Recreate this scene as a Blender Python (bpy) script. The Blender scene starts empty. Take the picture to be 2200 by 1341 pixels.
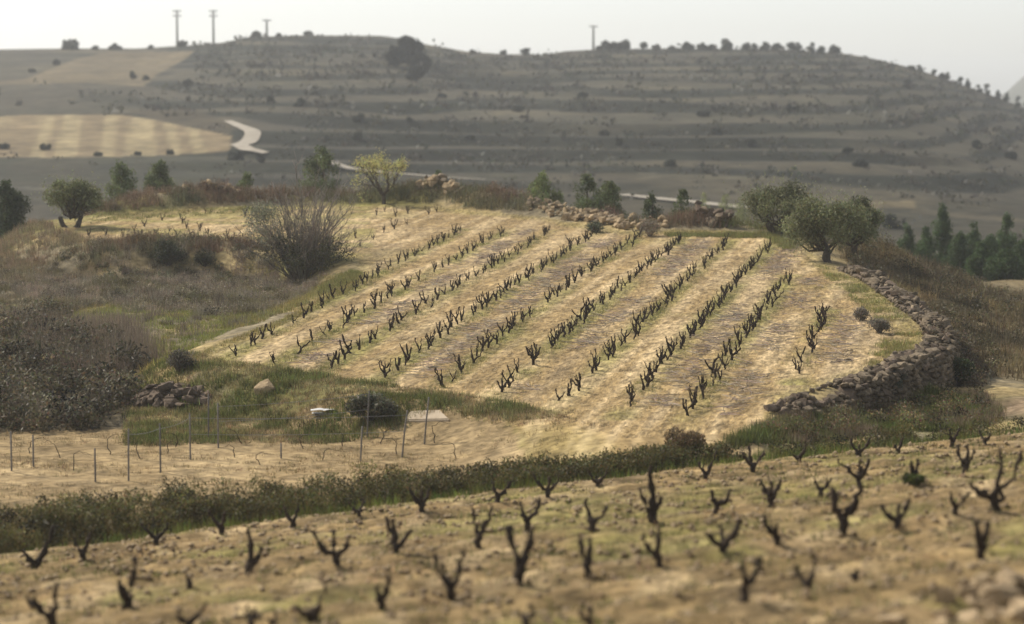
import bpy, bmesh, math, random
import numpy as np
from mathutils import Vector, Matrix

# ------------------------------------------------------------------ camera
F = 4962.0                      # focal length in photo pixels (2200 wide)
CAMZ = 12.5
PITCH = math.atan((670.5 - 190.0) / F)
TILT = 160.0 / F                # the whole hillside rises gently away from the camera
sc = bpy.context.scene
COL = sc.collection
cam_d = bpy.data.cameras.new("camera")
cam = bpy.data.objects.new("camera", cam_d)
COL.objects.link(cam)
cam.location = (0, 0, CAMZ)
cam.rotation_euler = (math.pi / 2 - PITCH, 0, 0)
cam_d.sensor_width = 36.0
cam_d.lens = 36.0 * F / 2200.0
cam_d.clip_start = 0.5
cam_d.clip_end = 12000
cam_d.dof.use_dof = True
cam_d.dof.focus_distance = 90.0
cam_d.dof.aperture_fstop = 0.5
sc.camera = cam

# ------------------------------------------------------------------ world, sun, exposure
SUN_EL = math.radians(43)
SUN_AZ = math.radians(-58)      # from +Y (forward), negative = to the left
world = bpy.data.worlds.new("World")
sc.world = world
world.use_nodes = True
wn = world.node_tree.nodes
wl = world.node_tree.links
wn.clear()
wo = wn.new("ShaderNodeOutputWorld")
wb = wn.new("ShaderNodeBackground")
sky = wn.new("ShaderNodeTexSky")
sky.sky_type = 'NISHITA'
sky.sun_disc = False
sky.sun_elevation = SUN_EL
sky.sun_rotation = SUN_AZ
sky.altitude = 400
sky.air_density = 1.0
sky.dust_density = 1.0
sky.ozone_density = 1.0
hs = wn.new("ShaderNodeHueSaturation")
hs.inputs['Saturation'].default_value = 0.3
wl.new(sky.outputs[0], hs.inputs['Color'])
wl.new(hs.outputs[0], wb.inputs[0])
wb.inputs[1].default_value = 0.138
wl.new(wb.outputs[0], wo.inputs[0])
sun_d = bpy.data.lights.new("sun", 'SUN')
sun_d.energy = 4.6
sun_d.angle = math.radians(2.0)
sun_d.color = (1.0, 0.92, 0.8)
sun = bpy.data.objects.new("sun", sun_d)
COL.objects.link(sun)
to_sun = Vector((math.sin(SUN_AZ) * math.cos(SUN_EL), math.cos(SUN_AZ) * math.cos(SUN_EL), math.sin(SUN_EL)))
sun.rotation_euler = to_sun.to_track_quat('Z', 'Y').to_euler()
sun.location = (-40, 60, 80)
sc.view_settings.view_transform = 'Standard'
sc.view_settings.look = 'None'
sc.view_settings.gamma = 1.0
sc.view_settings.use_curve_mapping = False
sc.view_settings.exposure = 0.15
sc.render.engine = 'CYCLES'
cy = sc.cycles
cy.max_bounces = 5
cy.diffuse_bounces = 3
cy.glossy_bounces = 1
cy.transmission_bounces = 3
cy.volume_bounces = 1
cy.use_denoising = True
cy.caustics_reflective = False
cy.caustics_refractive = False

rng = np.random.default_rng(11)
random.seed(11)

# ------------------------------------------------------------------ noise
def _hash(ix, iy, seed):
    h = (ix * 374761393 + iy * 668265263 + seed * 974711) & 0xFFFFFFFF
    h = ((h ^ (h >> 13)) * 1274126177) & 0xFFFFFFFF
    h = h ^ (h >> 16)
    return (h & 0xFFFFFF) / float(0xFFFFFF)

def vnoise(x, y, seed=0):
    x = np.asarray(x, float); y = np.asarray(y, float)
    ix = np.floor(x).astype(np.int64); iy = np.floor(y).astype(np.int64)
    fx = x - ix; fy = y - iy
    fx = fx * fx * (3 - 2 * fx); fy = fy * fy * (3 - 2 * fy)
    a = _hash(ix, iy, seed); b = _hash(ix + 1, iy, seed)
    c = _hash(ix, iy + 1, seed); d = _hash(ix + 1, iy + 1, seed)
    return (a * (1 - fx) + b * fx) * (1 - fy) + (c * (1 - fx) + d * fx) * fy

def fbm(x, y, seed=0, octs=3):
    s = 0; a = 0.5; t = 0
    for o in range(octs):
        s = s + a * vnoise(x * 2 ** o, y * 2 ** o, seed + o * 17); t += a; a *= 0.5
    return s / t

def sstep(a, b, x):
    t = np.clip((x - a) / (b - a), 0, 1)
    return t * t * (3 - 2 * t)

def lerp(a, b, t):
    return a * (1 - t) + b * t

# ------------------------------------------------------------------ photo pixel <-> place
def flat(px, py, zf=0.0):
    """plan position of a photo pixel that lies on the sloping field level zf"""
    Y = (CAMZ - zf) * F / (py - 30.0)
    return ((px - 1100.0) / F * Y, Y)

def ray(px, py):
    u = (px - 1100.0) / F; v = (670.5 - py) / F
    cp, sp = math.cos(PITCH), math.sin(PITCH)
    dy = cp + v * sp
    return u / dy, (-sp + v * cp) / dy          # x per y, z per y

def to_px(x, y, z):
    cp, sp = math.cos(PITCH), math.sin(PITCH)
    dz = z - CAMZ
    depth = y * cp - dz * sp
    up = y * sp + dz * cp
    depth = np.maximum(depth, 0.1)
    return 1100.0 + F * x / depth, 670.5 - F * up / depth

def in_poly(px, py, poly):
    px = np.asarray(px, float); py = np.asarray(py, float)
    inside = np.zeros(px.shape, bool)
    n = len(poly); j = n - 1
    for i in range(n):
        xi, yi = poly[i]; xj, yj = poly[j]
        c = ((yi > py) != (yj > py)) & (px < (xj - xi) * (py - yi) / (yj - yi + 1e-12) + xi)
        inside ^= c; j = i
    return inside

def sdist(x, y, poly):
    x = np.asarray(x, float); y = np.asarray(y, float)
    d = np.full(x.shape, 1e9)
    n = len(poly)
    for i in range(n):
        ax, ay = poly[i]; bx, by = poly[(i + 1) % n]
        ex, ey = bx - ax, by - ay
        t = np.clip(((x - ax) * ex + (y - ay) * ey) / (ex * ex + ey * ey + 1e-12), 0, 1)
        d = np.minimum(d, np.hypot(x - ax - t * ex, y - ay - t * ey))
    return np.where(in_poly(x, y, poly), -d, d)

# ------------------------------------------------------------------ terrain height
PLATEAU_PX = [(395, 772), (470, 737), (600, 690), (720, 625), (770, 592), (768, 565), (700, 540), (500, 528), (330, 528),
              (200, 532), (105, 505), (100, 474), (230, 462), (400, 452), (550, 446), (800, 441), (950, 450),
              (1050, 461), (1180, 473), (1350, 500), (1450, 496), (1650, 502), (1740, 530), (1800, 575), (1880, 620),
              (1960, 680), (1998, 730), (1945, 788), (1800, 833), (1650, 888), (1550, 935), (1350, 945), (1200, 905),
              (1000, 872), (850, 853), (650, 822), (480, 800)]
PLATEAU = [flat(a, b) for a, b in PLATEAU_PX]
# plan control points for what lies round the plateau: x, y, level, bank width
CTRL = [(flat(100, 930, -1.0) + (-1.0, 3)), (flat(450, 920, -1.0) + (-1.0, 3)), (flat(850, 915, -1.0) + (-1.0, 3)),
        (flat(1000, 945, -1.0) + (-0.95, 3)), (flat(500, 1050, -1.05) + (-1.05, 3)), (flat(900, 1010, -1.05) + (-1.05, 3)),
        (flat(100, 1060, -1.05) + (-1.05, 3)), (flat(1200, 950, -0.5) + (-0.5, 3)), (flat(1400, 990, -0.25) + (-0.25, 3)),
        (flat(1600, 965, -0.3) + (-0.3, 3)), (10, 70.5, -0.55, 2), (14.5, 77.5, -1.15, 1.3), (18.4, 86, -1.35, 1.3), (23, 87, -2.6, 2),
        (19.5, 95, -1.2, 1.6), (19.5, 105, -1.2, 2.5), (23, 100, -2.8, 2), (18.6, 114, -0.9, 4), (19.8, 125, 0.3, 4), (22.7, 125, -1.6, 4),
        (27.7, 125, -3.6, 6), (36, 125, -6.5, 8), (24, 110, -3.0, 3), (30, 108, -4.6, 4), (26, 95, -3.2, 2),
        (19.5, 77, -0.5, 2), (24, 80, -0.9, 2), (30, 85, -2.0, 2), (25, 142, -6.5, 8), (40, 142, -9, 8),
        (-18, 108, -0.9, 3), (-13.5, 96, -0.35, 3), (-20, 97, -1.0, 3), (-28, 125, -1.2, 3), (-30, 105, -1.6, 3),
        (-20, 86, -1.1, 3), (-26, 80, -1.2, 3), (-32, 138, -2.0, 5), (-30, 152, -3.5, 9), (-15, 160, -3.2, 10), (0, 160, -3.4, 10),
        (10, 152, -3.2, 10), (18, 146, -3.0, 8), (-30, 175, -8, 12), (0, 178, -8.5, 12), (20, 170, -8.5, 12),
        (-40, 205, -13, 12), (0, 205, -13, 12), (40, 200, -13.5, 12), (-60, 240, -14, 12), (0, 240, -14, 12), (60, 240, -14, 12)]
CTRL = np.array(CTRL, float)
BERM_X = [-2000, 170, 225, 300, 430, 560, 700, 800, 950, 1130, 1230, 1330, 1400, 1450, 1600, 1680, 1760, 5000]
BERM_A = [0, 0, 1.0, 1.5, 1.7, 1.25, 1.1, 1.25, 1.9, 1.5, 0.95, 1.2, 1.1, 1.5, 1.2, 0.6, 0, 0]
SKY_X = [-800, 0, 150, 300, 400, 480, 540, 650, 820, 870, 920, 1000, 1080, 1180, 1210, 1300, 1500, 1700, 1800, 1850, 1930, 2000, 2100, 2200, 2700]
SKY_Y = [114, 107, 105, 105, 99, 93, 81, 77, 78, 85, 97, 111, 117, 118, 111, 106, 105, 108, 115, 122, 140, 160, 195, 232, 360]
EDGE_P = np.array([-12.0, 54.0]); EDGE_N = np.array([-0.503, 0.8643])

def fore_s(x, y):
    s = -((x - EDGE_P[0]) * EDGE_N[0] + (y - EDGE_P[1]) * EDGE_N[1])
    along = (x - EDGE_P[0]) * EDGE_N[1] - (y - EDGE_P[1]) * EDGE_N[0]
    return s + 0.9 * (vnoise(along / 5.0, 0 * along, 71) - 0.5), along

def Hflat(x, y):
    x = np.asarray(x, float); y = np.asarray(y, float)
    ds = sdist(x, y, PLATEAU)
    wsum = 0; D = 0; W = 0
    for cx, cy_, d, w in CTRL:
        k = 1.0 / ((x - cx) ** 2 + (y - cy_) ** 2 + 4.0) ** 1.6
        wsum = wsum + k; D = D + k * d; W = W + k * w
    D = D / wsum; W = W / wsum
    z = D * sstep(0, 1, np.clip(ds / W, 0, 1))
    px = 1100 + F * x / np.maximum(y, 1)
    amp = np.interp(px, BERM_X, BERM_A) * sstep(116, 124, y)
    lump = 0.75 + 0.5 * fbm(x / 1.8, y / 1.8, 5)
    z = z + amp * lump * np.exp(-((ds - 2.6) / 1.7) ** 2)
    z = z + 0.22 * (fbm(x / 11, y / 11, 3) - 0.5) + np.where(ds > 0, np.where((y < 83) & (x < 4), 0.12, 0.35), 0.0) * sstep(0, 2, ds) * (fbm(x / 2.2, y / 2.2, 9) - 0.5)
    sky_y = np.interp(px, SKY_X, SKY_Y)
    zc = CAMZ - 750 * (sky_y - 30) / F
    t = np.clip((y - 300) / 450, 0, 1)
    zfar = -14 + (zc + 14) * (1 - (1 - t) ** 1.35) + 1.6 * (fbm(x / 70, y / 70, 21) - 0.5) * sstep(0.02, 0.3, t) * (1 - sstep(0.8, 1, t))
    w = sstep(190, 300, y)
    z = z * (1 - w) + zfar * w
    s, al = fore_s(x, y)
    zF = np.where(s > 0, -0.2 + 0.165 * np.minimum(s, 60) + 0.12 * np.cos(2 * np.pi * s / 2.25) * sstep(0, 2, s), -0.2 + 0.75 * s)
    zF = zF + 0.12 * (fbm(x / 3.0, y / 3.0, 41) - 0.5)
    z = np.maximum(z, zF)
    return z, ds, s

def terrace(z, x, y):
    h = 2.5
    q = (z + 5.5 * (fbm(x / 110, y / 110, 33) - 0.5) + 0.012 * x) / h
    fl = np.floor(q); fr = q - fl
    bank = sstep(0.55, 0.95, fr)
    zt = z + (bank - fr) * h * 0.85 * sstep(.32, .6, fbm(x / 75 + 3, y / 60, 34))
    return zt, np.where((fr > 0.5) & (fr < 1.0), np.sin(np.pi * np.clip((fr - 0.5) / 0.5, 0, 1)), 0)

def ground_full(x, y):
    x = np.asarray(x, float); y = np.asarray(y, float)
    zf, ds, s = Hflat(x, y)
    z = zf + TILT * np.minimum(y, 750)
    zt, bank = terrace(z, x, y)
    px = 1100 + F * x / np.maximum(y, 1)
    tw = sstep(320, 360, y) * (1 - sstep(725, 750, y)) * sstep(150, 600, px + 0.6 * (y - 380))
    z = z * (1 - tw) + zt * tw
    far = np.maximum(y - 750, 0)
    z = np.where(far > 0, np.maximum(z - 0.075 * far, -24.0), z)
    # distant ridge far off on the right
    m = sstep(1500, 2000, y) * (1 - sstep(2350, 2700, y)) * sstep(0.188, 0.236, x / np.maximum(y, 1))
    z = z + m * 62 * (0.85 + 0.3 * fbm(x / 260, y / 260, 51))
    return z, ds, s, bank * tw

def ground(x, y):
    return ground_full(x, y)[0]

_YS = np.concatenate([np.linspace(22, 170, 900), np.linspace(170.5, 900, 900), np.linspace(905, 5000, 100)])
def hits(pts):
    """ground points under photo pixels"""
    out = []
    for px, py in pts:
        a, b = ray(px, py)
        g = ground(a * _YS, _YS)
        d = CAMZ + b * _YS - g
        k = np.argmax(d < 0)
        if k == 0:
            k = len(_YS) - 1
        t = d[k - 1] / (d[k - 1] - d[k] + 1e-9)
        Y = _YS[k - 1] + t * (_YS[k] - _YS[k - 1])
        out.append((a * Y, Y))
    return out

def hit(px, py):
    return hits([(px, py)])[0]

def gz(x, y):
    return float(ground(np.array([x]), np.array([y]))[0])

# ------------------------------------------------------------------ mesh helpers
class MB:
    def __init__(self):
        self.v = []; self.c = []; self.t = []; self.q = []; self.n = 0
    def add(self, v, tri=None, quad=None, col=(1, 1, 1)):
        v = np.asarray(v, float).reshape(-1, 3)
        self.v.append(v)
        c = np.asarray(col, float)
        self.c.append(np.broadcast_to(c, (len(v), 3)).copy() if c.ndim == 1 else c)
        if tri is not None and len(tri): self.t.append(np.asarray(tri, np.int64).reshape(-1, 3) + self.n)
        if quad is not None and len(quad): self.q.append(np.asarray(quad, np.int64).reshape(-1, 4) + self.n)
        self.n += len(v)
    def mesh(self, name, mat, smooth=False):
        me = bpy.data.meshes.new(name)
        V = np.concatenate(self.v); C = np.concatenate(self.c)
        T = np.concatenate(self.t) if self.t else np.zeros((0, 3), np.int64)
        Q = np.concatenate(self.q) if self.q else np.zeros((0, 4), np.int64)
        me.vertices.add(len(V)); me.vertices.foreach_set('co', V.astype(np.float32).ravel())
        idx = np.concatenate([T.ravel(), Q.ravel()]).astype(np.int32)
        me.loops.add(len(idx)); me.loops.foreach_set('vertex_index', idx)
        st = np.concatenate([np.arange(len(T)) * 3, len(T) * 3 + np.arange(len(Q)) * 4]).astype(np.int32)
        me.polygons.add(len(st)); me.polygons.foreach_set('loop_start', st)
        if smooth: me.polygons.foreach_set('use_smooth', np.ones(len(st), bool))
        at = me.attributes.new('col', 'FLOAT_COLOR', 'POINT')
        at.data.foreach_set('color', np.concatenate([C, np.ones((len(C), 1))], 1).astype(np.float32).ravel())
        me.update(calc_edges=True)
        me.materials.append(mat)
        return me
    def build(self, name, mat, parent=None, smooth=False):
        o = bpy.data.objects.new(name, self.mesh(name, mat, smooth))
        COL.objects.link(o); o.parent = parent
        return o

def tag(o, label=None, cat=None, group=None, kind=None):
    if label: o['label'] = label
    if cat: o['category'] = cat
    if group: o['group'] = group
    if kind: o['kind'] = kind
    return o

def empty(name, loc, rz=0.0):
    o = bpy.data.objects.new(name, None); COL.objects.link(o)
    o.location = loc; o.rotation_euler = (0, 0, rz); o.empty_display_size = 0.2
    return o

def tube(mb, pts, rad, sides=6, col=(1, 1, 1), wob=0.0, cap=True, seed=0):
    P = np.asarray(pts, float); R = np.asarray(rad, float); n = len(P)
    r = np.random.default_rng(seed)
    Tn = np.gradient(P, axis=0); Tn /= np.linalg.norm(Tn, axis=1)[:, None] + 1e-9
    ref = np.array([0.31, 0.87, 0.38]); 
    A = np.cross(Tn, ref); A /= np.linalg.norm(A, axis=1)[:, None] + 1e-9
    B = np.cross(Tn, A)
    ang = np.linspace(0, 2 * np.pi, sides, endpoint=False)
    k = R[:, None] * (1 + wob * r.normal(size=(n, sides)))
    V = P[:, None, :] + k[:, :, None] * (np.cos(ang)[None, :, None] * A[:, None, :] + np.sin(ang)[None, :, None] * B[:, None, :])
    V = V.reshape(-1, 3)
    i = np.arange(n - 1)[:, None] * sides; j = np.arange(sides)[None, :]; j2 = (j + 1) % sides
    Q = np.stack([i + j, i + j2, i + sides + j2, i + sides + j], -1).reshape(-1, 4)
    tri = None
    if cap:
        V = np.concatenate([V, P[-1:] + Tn[-1:] * R[-1] * 0.6]); e = len(V) - 1
        b = (n - 1) * sides
        tri = [(b + a, b + (a + 1) % sides, e) for a in range(sides)]
    mb.add(V, tri, Q, col)

def jit(base, n, amt=0.25, hue=0.08, r=rng):
    base = np.asarray(base, float)
    k = 1 + amt * r.normal(size=(n, 1))
    h = 1 + hue * r.normal(size=(n, 3))
    return np.clip(base[None] * k * h, 0.004, 0.85)

def blades(mb, P, L, W, lean=0.6, cols=None, r=rng, drop=0.0, base_r=0.0):
    """one upright-ish triangle per point"""
    P = np.asarray(P, float); n = len(P)
    if n == 0: return
    a = r.uniform(0, 2 * np.pi, n); ln = np.abs(r.normal(0, lean, n))
    L = np.broadcast_to(L, (n,)) * r.uniform(0.55, 1.2, n)
    d = np.stack([np.cos(a) * np.sin(ln), np.sin(a) * np.sin(ln), np.cos(ln)], 1)
    b = r.uniform(0, 2 * np.pi, n)
    w = np.stack([np.cos(b), np.sin(b), 0 * b], 1) * (np.broadcast_to(W, (n,)) * 0.5)[:, None]
    if base_r:
        P = P + d * [1, 1, 0] * base_r
    tip = P + d * L[:, None]
    V = np.stack([P - w - [0, 0, drop], P + w - [0, 0, drop], tip], 1).reshape(-1, 3)
    mb.add(V, np.arange(3 * n).reshape(-1, 3), None, np.repeat(cols, 3, 0))

def leaves(mb, P, L, W, cols, r=rng, up=0.0):
    P = np.asarray(P, float); n = len(P)
    if n == 0: return
    d = r.normal(size=(n, 3)); d[:, 2] += up; d /= np.linalg.norm(d, axis=1)[:, None]
    e = np.cross(d, r.normal(size=(n, 3))); e /= np.linalg.norm(e, axis=1)[:, None] + 1e-9
    L = np.broadcast_to(L, (n,)) * r.uniform(0.6, 1.3, n); W = np.broadcast_to(W, (n,)) * r.uniform(0.6, 1.3, n)
    d = d * (L * 0.5)[:, None]; e = e * (W * 0.5)[:, None]
    V = np.stack([P - d, P + e, P + d, P - e], 1).reshape(-1, 3)
    mb.add(V, None, np.arange(4 * n).reshape(-1, 4), np.repeat(cols, 4, 0))

def tufts(mb, P, nper, h, w, base, lean=0.6, amt=0.25, hue=0.08, r=rng, spread=0.5):
    """bunches of blades: P (n,3) tuft centres, h (n,) heights"""
    n = len(P)
    if n == 0: return
    h = np.broadcast_to(h, (n,))
    base = np.asarray(base, float)
    tb = (np.broadcast_to(base, (n, 3)) if base.ndim == 1 else base)
    tb = np.clip(tb * (1 + amt * r.normal(size=(n, 1))) * (1 + hue * r.normal(size=(n, 3))), .005, .8)
    P2 = np.repeat(P, nper, 0); hh = np.repeat(h, nper)
    off = r.normal(size=(n * nper, 2)) * (hh * spread * 0.5)[:, None]
    P2 = P2 + np.concatenate([off, np.zeros((n * nper, 1))], 1)
    c = np.repeat(tb, nper, 0) * (1 + 0.18 * r.normal(size=(n * nper, 1)))
    blades(mb, P2, hh, w, lean, np.clip(c, .004, .8), r, drop=0.06)

# ------------------------------------------------------------------ materials
def new_mat(name):
    m = bpy.data.materials.new(name); m.use_nodes = True
    nt = m.node_tree; nt.nodes.clear()
    return m, nt.nodes, nt.links

def noise_node(n, l, co, scale, detail=3, rough=0.6):
    t = n.new('ShaderNodeTexNoise'); t.inputs['Scale'].default_value = scale
    t.inputs['Detail'].default_value = detail; t.inputs['Roughness'].default_value = rough
    l.new(co, t.inputs['Vector'])
    return t.outputs['Fac']

def mapr(n, l, v, a, b, c, d):
    m = n.new('ShaderNodeMapRange'); l.new(v, m.inputs[0])
    for i, x in enumerate((a, b, c, d)): m.inputs[i + 1].default_value = x
    return m.outputs[0]

def mult(n, l, a, b):
    m = n.new('ShaderNodeVectorMath'); m.operation = 'SCALE'
    l.new(a, m.inputs[0]); l.new(b, m.inputs['Scale'])
    return m.outputs[0]

def mat_ground(name, s1, s2, s3, bump=0.5, dist=0.06, k=0.55, ang=0.0, stretch=1.0):
    m, n, l = new_mat(name)
    out = n.new('ShaderNodeOutputMaterial'); p = n.new('ShaderNodeBsdfPrincipled')
    p.inputs['Roughness'].default_value = 0.95; p.inputs['Specular IOR Level'].default_value = 0.1
    at = n.new('ShaderNodeAttribute'); at.attribute_name = 'col'
    tc = n.new('ShaderNodeTexCoord'); co = tc.outputs['Object']
    mp = n.new('ShaderNodeMapping'); mp.vector_type = 'TEXTURE'; l.new(co, mp.inputs['Vector'])
    mp.inputs['Rotation'].default_value = (0, 0, ang); mp.inputs['Scale'].default_value = (1, stretch, 1)
    a = noise_node(n, l, mp.outputs[0], s1, 4, .65); b = noise_node(n, l, mp.outputs[0], s2, 3); c = noise_node(n, l, co, s3, 2)
    col = mult(n, l, at.outputs['Color'], mapr(n, l, a, .3, .7, 1 - k, 1 + k))
    col = mult(n, l, col, mapr(n, l, b, .3, .7, 1 - k * .6, 1 + k * .6))
    col = mult(n, l, col, mapr(n, l, c, .3, .7, .85, 1.15))
    l.new(col, p.inputs['Base Color'])
    bp = n.new('ShaderNodeBump'); bp.inputs['Strength'].default_value = bump; bp.inputs['Distance'].default_value = dist
    l.new(a, bp.inputs['Height']); l.new(bp.outputs[0], p.inputs['Normal'])
    l.new(p.outputs[0], out.inputs[0])
    return m

def mat_foliage(name, trans=0.3, gain=1.0):
    m, n, l = new_mat(name)
    out = n.new('ShaderNodeOutputMaterial'); p = n.new('ShaderNodeBsdfPrincipled')
    p.inputs['Roughness'].default_value = 0.6; p.inputs['Specular IOR Level'].default_value = 0.25
    at = n.new('ShaderNodeAttribute'); at.attribute_name = 'col'
    tr = n.new('ShaderNodeBsdfTranslucent'); mx = n.new('ShaderNodeMixShader'); mx.inputs[0].default_value = trans
    l.new(at.outputs['Color'], p.inputs['Base Color']); l.new(at.outputs['Color'], tr.inputs['Color'])
    l.new(p.outputs[0], mx.inputs[1]); l.new(tr.outputs[0], mx.inputs[2]); l.new(mx.outputs[0], out.inputs[0])
    return m

def mat_noise(name, c1, c2, scale, bump=0.6, dist=0.02, rough=0.9, rand=0.0, detail=4):
    m, n, l = new_mat(name)
    out = n.new('ShaderNodeOutputMaterial'); p = n.new('ShaderNodeBsdfPrincipled')
    p.inputs['Roughness'].default_value = rough; p.inputs['Specular IOR Level'].default_value = 0.15
    tc = n.new('ShaderNodeTexCoord')
    f = noise_node(n, l, tc.outputs['Object'], scale, detail, .65)
    r = n.new('ShaderNodeValToRGB')
    r.color_ramp.elements[0].color = (*c1, 1); r.color_ramp.elements[1].color = (*c2, 1)
    r.color_ramp.elements[0].position = .3; r.color_ramp.elements[1].position = .7
    l.new(f, r.inputs[0]); col = r.outputs[0]
    if rand:
        oi = n.new('ShaderNodeObjectInfo')
        col = mult(n, l, col, mapr(n, l, oi.outputs['Random'], 0, 1, 1 - rand, 1 + rand))
    l.new(col, p.inputs['Base Color'])
    bp = n.new('ShaderNodeBump'); bp.inputs['Strength'].default_value = bump; bp.inputs['Distance'].default_value = dist
    l.new(f, bp.inputs['Height']); l.new(bp.outputs[0], p.inputs['Normal']); l.new(p.outputs[0], out.inputs[0])
    return m

M_FIELD = mat_ground('sandy_soil', 6.0, 2.2, 0.16, 1.0, .1, .6, -math.atan2(.203, .979), 3.5)
M_FORE = mat_ground('clod_soil', 4.0, 1.3, 0.2, 1.0, .1, .6, -math.atan2(.864, .503), 2.2)
M_TREL = mat_ground('bare_plot_soil', 5.0, 1.4, 0.2, 1.0, .08, .5, math.pi / 2, 2.0)
M_ROUGH = mat_ground('rough_ground', 2.2, 0.5, 0.1, .7, .12, .5)
M_HILL = mat_ground('hill_ground', 0.28, 0.06, 0.013, .5, .8, .4)
M_FOL = mat_foliage('foliage', .35)
M_DRY = mat_foliage('dry_stalks', .2)
M_BARK = mat_noise('vine_bark', (.014, .010, .0075), (.06, .044, .032), 22, .8, .02, .95, .35)
M_TRUNK = mat_noise('tree_bark', (.03, .024, .018), (.1, .08, .06), 9, .8, .03)
M_STONE = mat_noise('field_stone', (.085, .066, .046), (.235, .185, .125), 5, .6, .03, .9, .4)
M_DSTONE = mat_noise('weathered_stone', (.07, .052, .038), (.18, .135, .098), 5, .6, .03, .9, .4)
M_PALE = mat_noise('pale_rock', (.23, .165, .095), (.43, .33, .205), 4, .6, .05, .9, .2)
M_POST = mat_noise('grey_post', (.12, .11, .1), (.22, .2, .18), 12, .3, .01, .8, .2)
M_WIRE = mat_noise('wire', (.2, .2, .2), (.3, .3, .3), 12, .1, .01, .5)
M_ROAD = mat_noise('chalk_track', (.29, .255, .205), (.38, .34, .275), .4, .3, .1)
M_SLAB = mat_noise('pale_slab', (.33, .265, .185), (.45, .37, .27), 2.5, .3, .03)
M_WHITE = mat_noise('white_plastic', (.5, .5, .49), (.66, .66, .65), 4, .4, .03, .5)

ONES = ['', 'first', 'second', 'third', 'fourth', 'fifth', 'sixth', 'seventh', 'eighth', 'ninth', 'tenth', 'eleventh', 'twelfth',
        'thirteenth', 'fourteenth', 'fifteenth', 'sixteenth', 'seventeenth', 'eighteenth', 'nineteenth']
TENS = {2: 'twent', 3: 'thirt', 4: 'fort', 5: 'fift', 6: 'sixt'}
def ordw(n):
    if n < 20: return ONES[n]
    t = TENS[n // 10]
    return t + 'ieth' if n % 10 == 0 else t + 'y-' + ONES[n % 10]

# ================================================================== GROUND
ROWS_PX = [((495, 765), (990, 493)), ((590, 782), (1090, 493)), ((703, 792), (1182, 496)), ((820, 813), (1278, 502)),
           ((945, 828), (1370, 506)), ((1072, 842), (1466, 512)), ((1215, 862), (1568, 515)), ((1352, 875), (1662, 522)),
           ((1487, 894), (1694, 597)), ((1718, 808), (1780, 670))]
ROWS = [(flat(*a), flat(*b)) for a, b in ROWS_PX]

def row_coord(x, y):
    """distance to nearest vine row line and index of the gap between rows"""
    best = np.full(np.shape(x), 99.0); cnt = np.zeros(np.shape(x), int); fr = np.zeros(np.shape(x))
    for (a, b) in ROWS:
        d = np.array([b[0] - a[0], b[1] - a[1]]); L = np.hypot(*d); d /= L
        q = (x - a[0]) * d[1] - (y - a[1]) * d[0]
        t = (x - a[0]) * d[0] + (y - a[1]) * d[1]
        ok = (t > -2.5) & (t < L + 1.5)
        best = np.where(ok, np.minimum(best, np.abs(q)), best)
        cnt = cnt + (q > 0)
    return best, cnt

ys = np.concatenate([np.linspace(-12, 24, 40), np.linspace(24.3, 66, 180), np.linspace(66.22, 150, 400),
                     np.linspace(150.6, 180, 50), np.linspace(181.5, 330, 80), np.linspace(332, 765, 210),
                     np.geomspace(770, 2900, 40)])
us = np.linspace(-1, 1, 300)
half = np.maximum(0.275 * ys + 9, 16)
GX = us[None, :] * half[:, None]; GY = np.broadcast_to(ys[:, None], GX.shape)
GZ, DS, SS, BANK = ground_full(GX.ravel(), GY.ravel())
GZ = GZ.reshape(GX.shape); DS = DS.reshape(GX.shape); SS = SS.reshape(GX.shape); BANK = BANK.reshape(GX.shape)
near = (GY < 150)
GZ = GZ + np.where((SS > 0) & (GY > 26) & (GY < 75), .13 * (fbm(GX * 2.4, GY * 2.4, 64, 2) - .5), 0)
GZ = GZ + np.where(near, 0.10 * (fbm(GX * 1.6, GY * 1.6, 61, 3) - 0.5) * np.where(DS < 0, 0.7, 1.0), 0)
PX, PY = to_px(GX, GY, GZ)
# region of each vertex -> land cover colour
SAND = np.array([.315, .222, .104]); SANDHI = np.array([.49, .368, .205]); SOIL = np.array([.18, .125, .06])
OLIVE = np.array([.16, .15, .045]); GREEN = np.array([.10, .14, .03]); HEATH = np.array([.18, .15, .095]); DRY = np.array([.3, .23, .11])
C = np.zeros(GX.shape + (3,))
def mixc(c, col, w):
    return c * (1 - w[..., None]) + np.asarray(col) * w[..., None]
n1 = fbm(GX / 3.1, GY / 3.1, 81, 4); n2 = fbm(GX / .8, GY / .8, 82, 3); n3 = fbm(GX / 8, GY / 8, 83, 3)
# rough ground around the fields
rough = mixc(np.broadcast_to(HEATH, C.shape), DRY, sstep(.4, .62, n1))
rough = mixc(rough, OLIVE, sstep(.5, .7, n3) * .8)
# sandy vineyard
rd, gap = row_coord(GX, GY)
dirx, diry = 0.203, 0.979
streak = fbm((GX * diry - GY * dirx) / .42, (GX * dirx + GY * diry) / 9.0, 84, 3)
GZ = GZ + np.where((DS < -.3) & near, .10 * (streak - .5), 0)
fld = mixc(np.broadcast_to(SAND, C.shape), SANDHI, sstep(.42, .66, streak) * .9)
fld = mixc(fld, SOIL, sstep(.55, .75, n2) * .4)
fld = mixc(fld, OLIVE * 1.25, (1 - sstep(.25, .75, rd)) * sstep(.3, .6, n1 * .6 + n3 * .4) * .75)
fld = mixc(fld, OLIVE * 1.3, sstep(.6, .75, n3) * .3)
fld = mixc(fld, [.26, .205, .14], ((gap % 2) == 0) * (rd > .6) * (rd < 4) * sstep(.8, 1.05, rd) * sstep(.38, .6, fbm(GX / 1.6, GY / 4, 86)) * .28)
ext = sstep(1050, 1200, PX) * (1 - sstep(1560, 1680, PX)) * (GY < 75)
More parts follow.
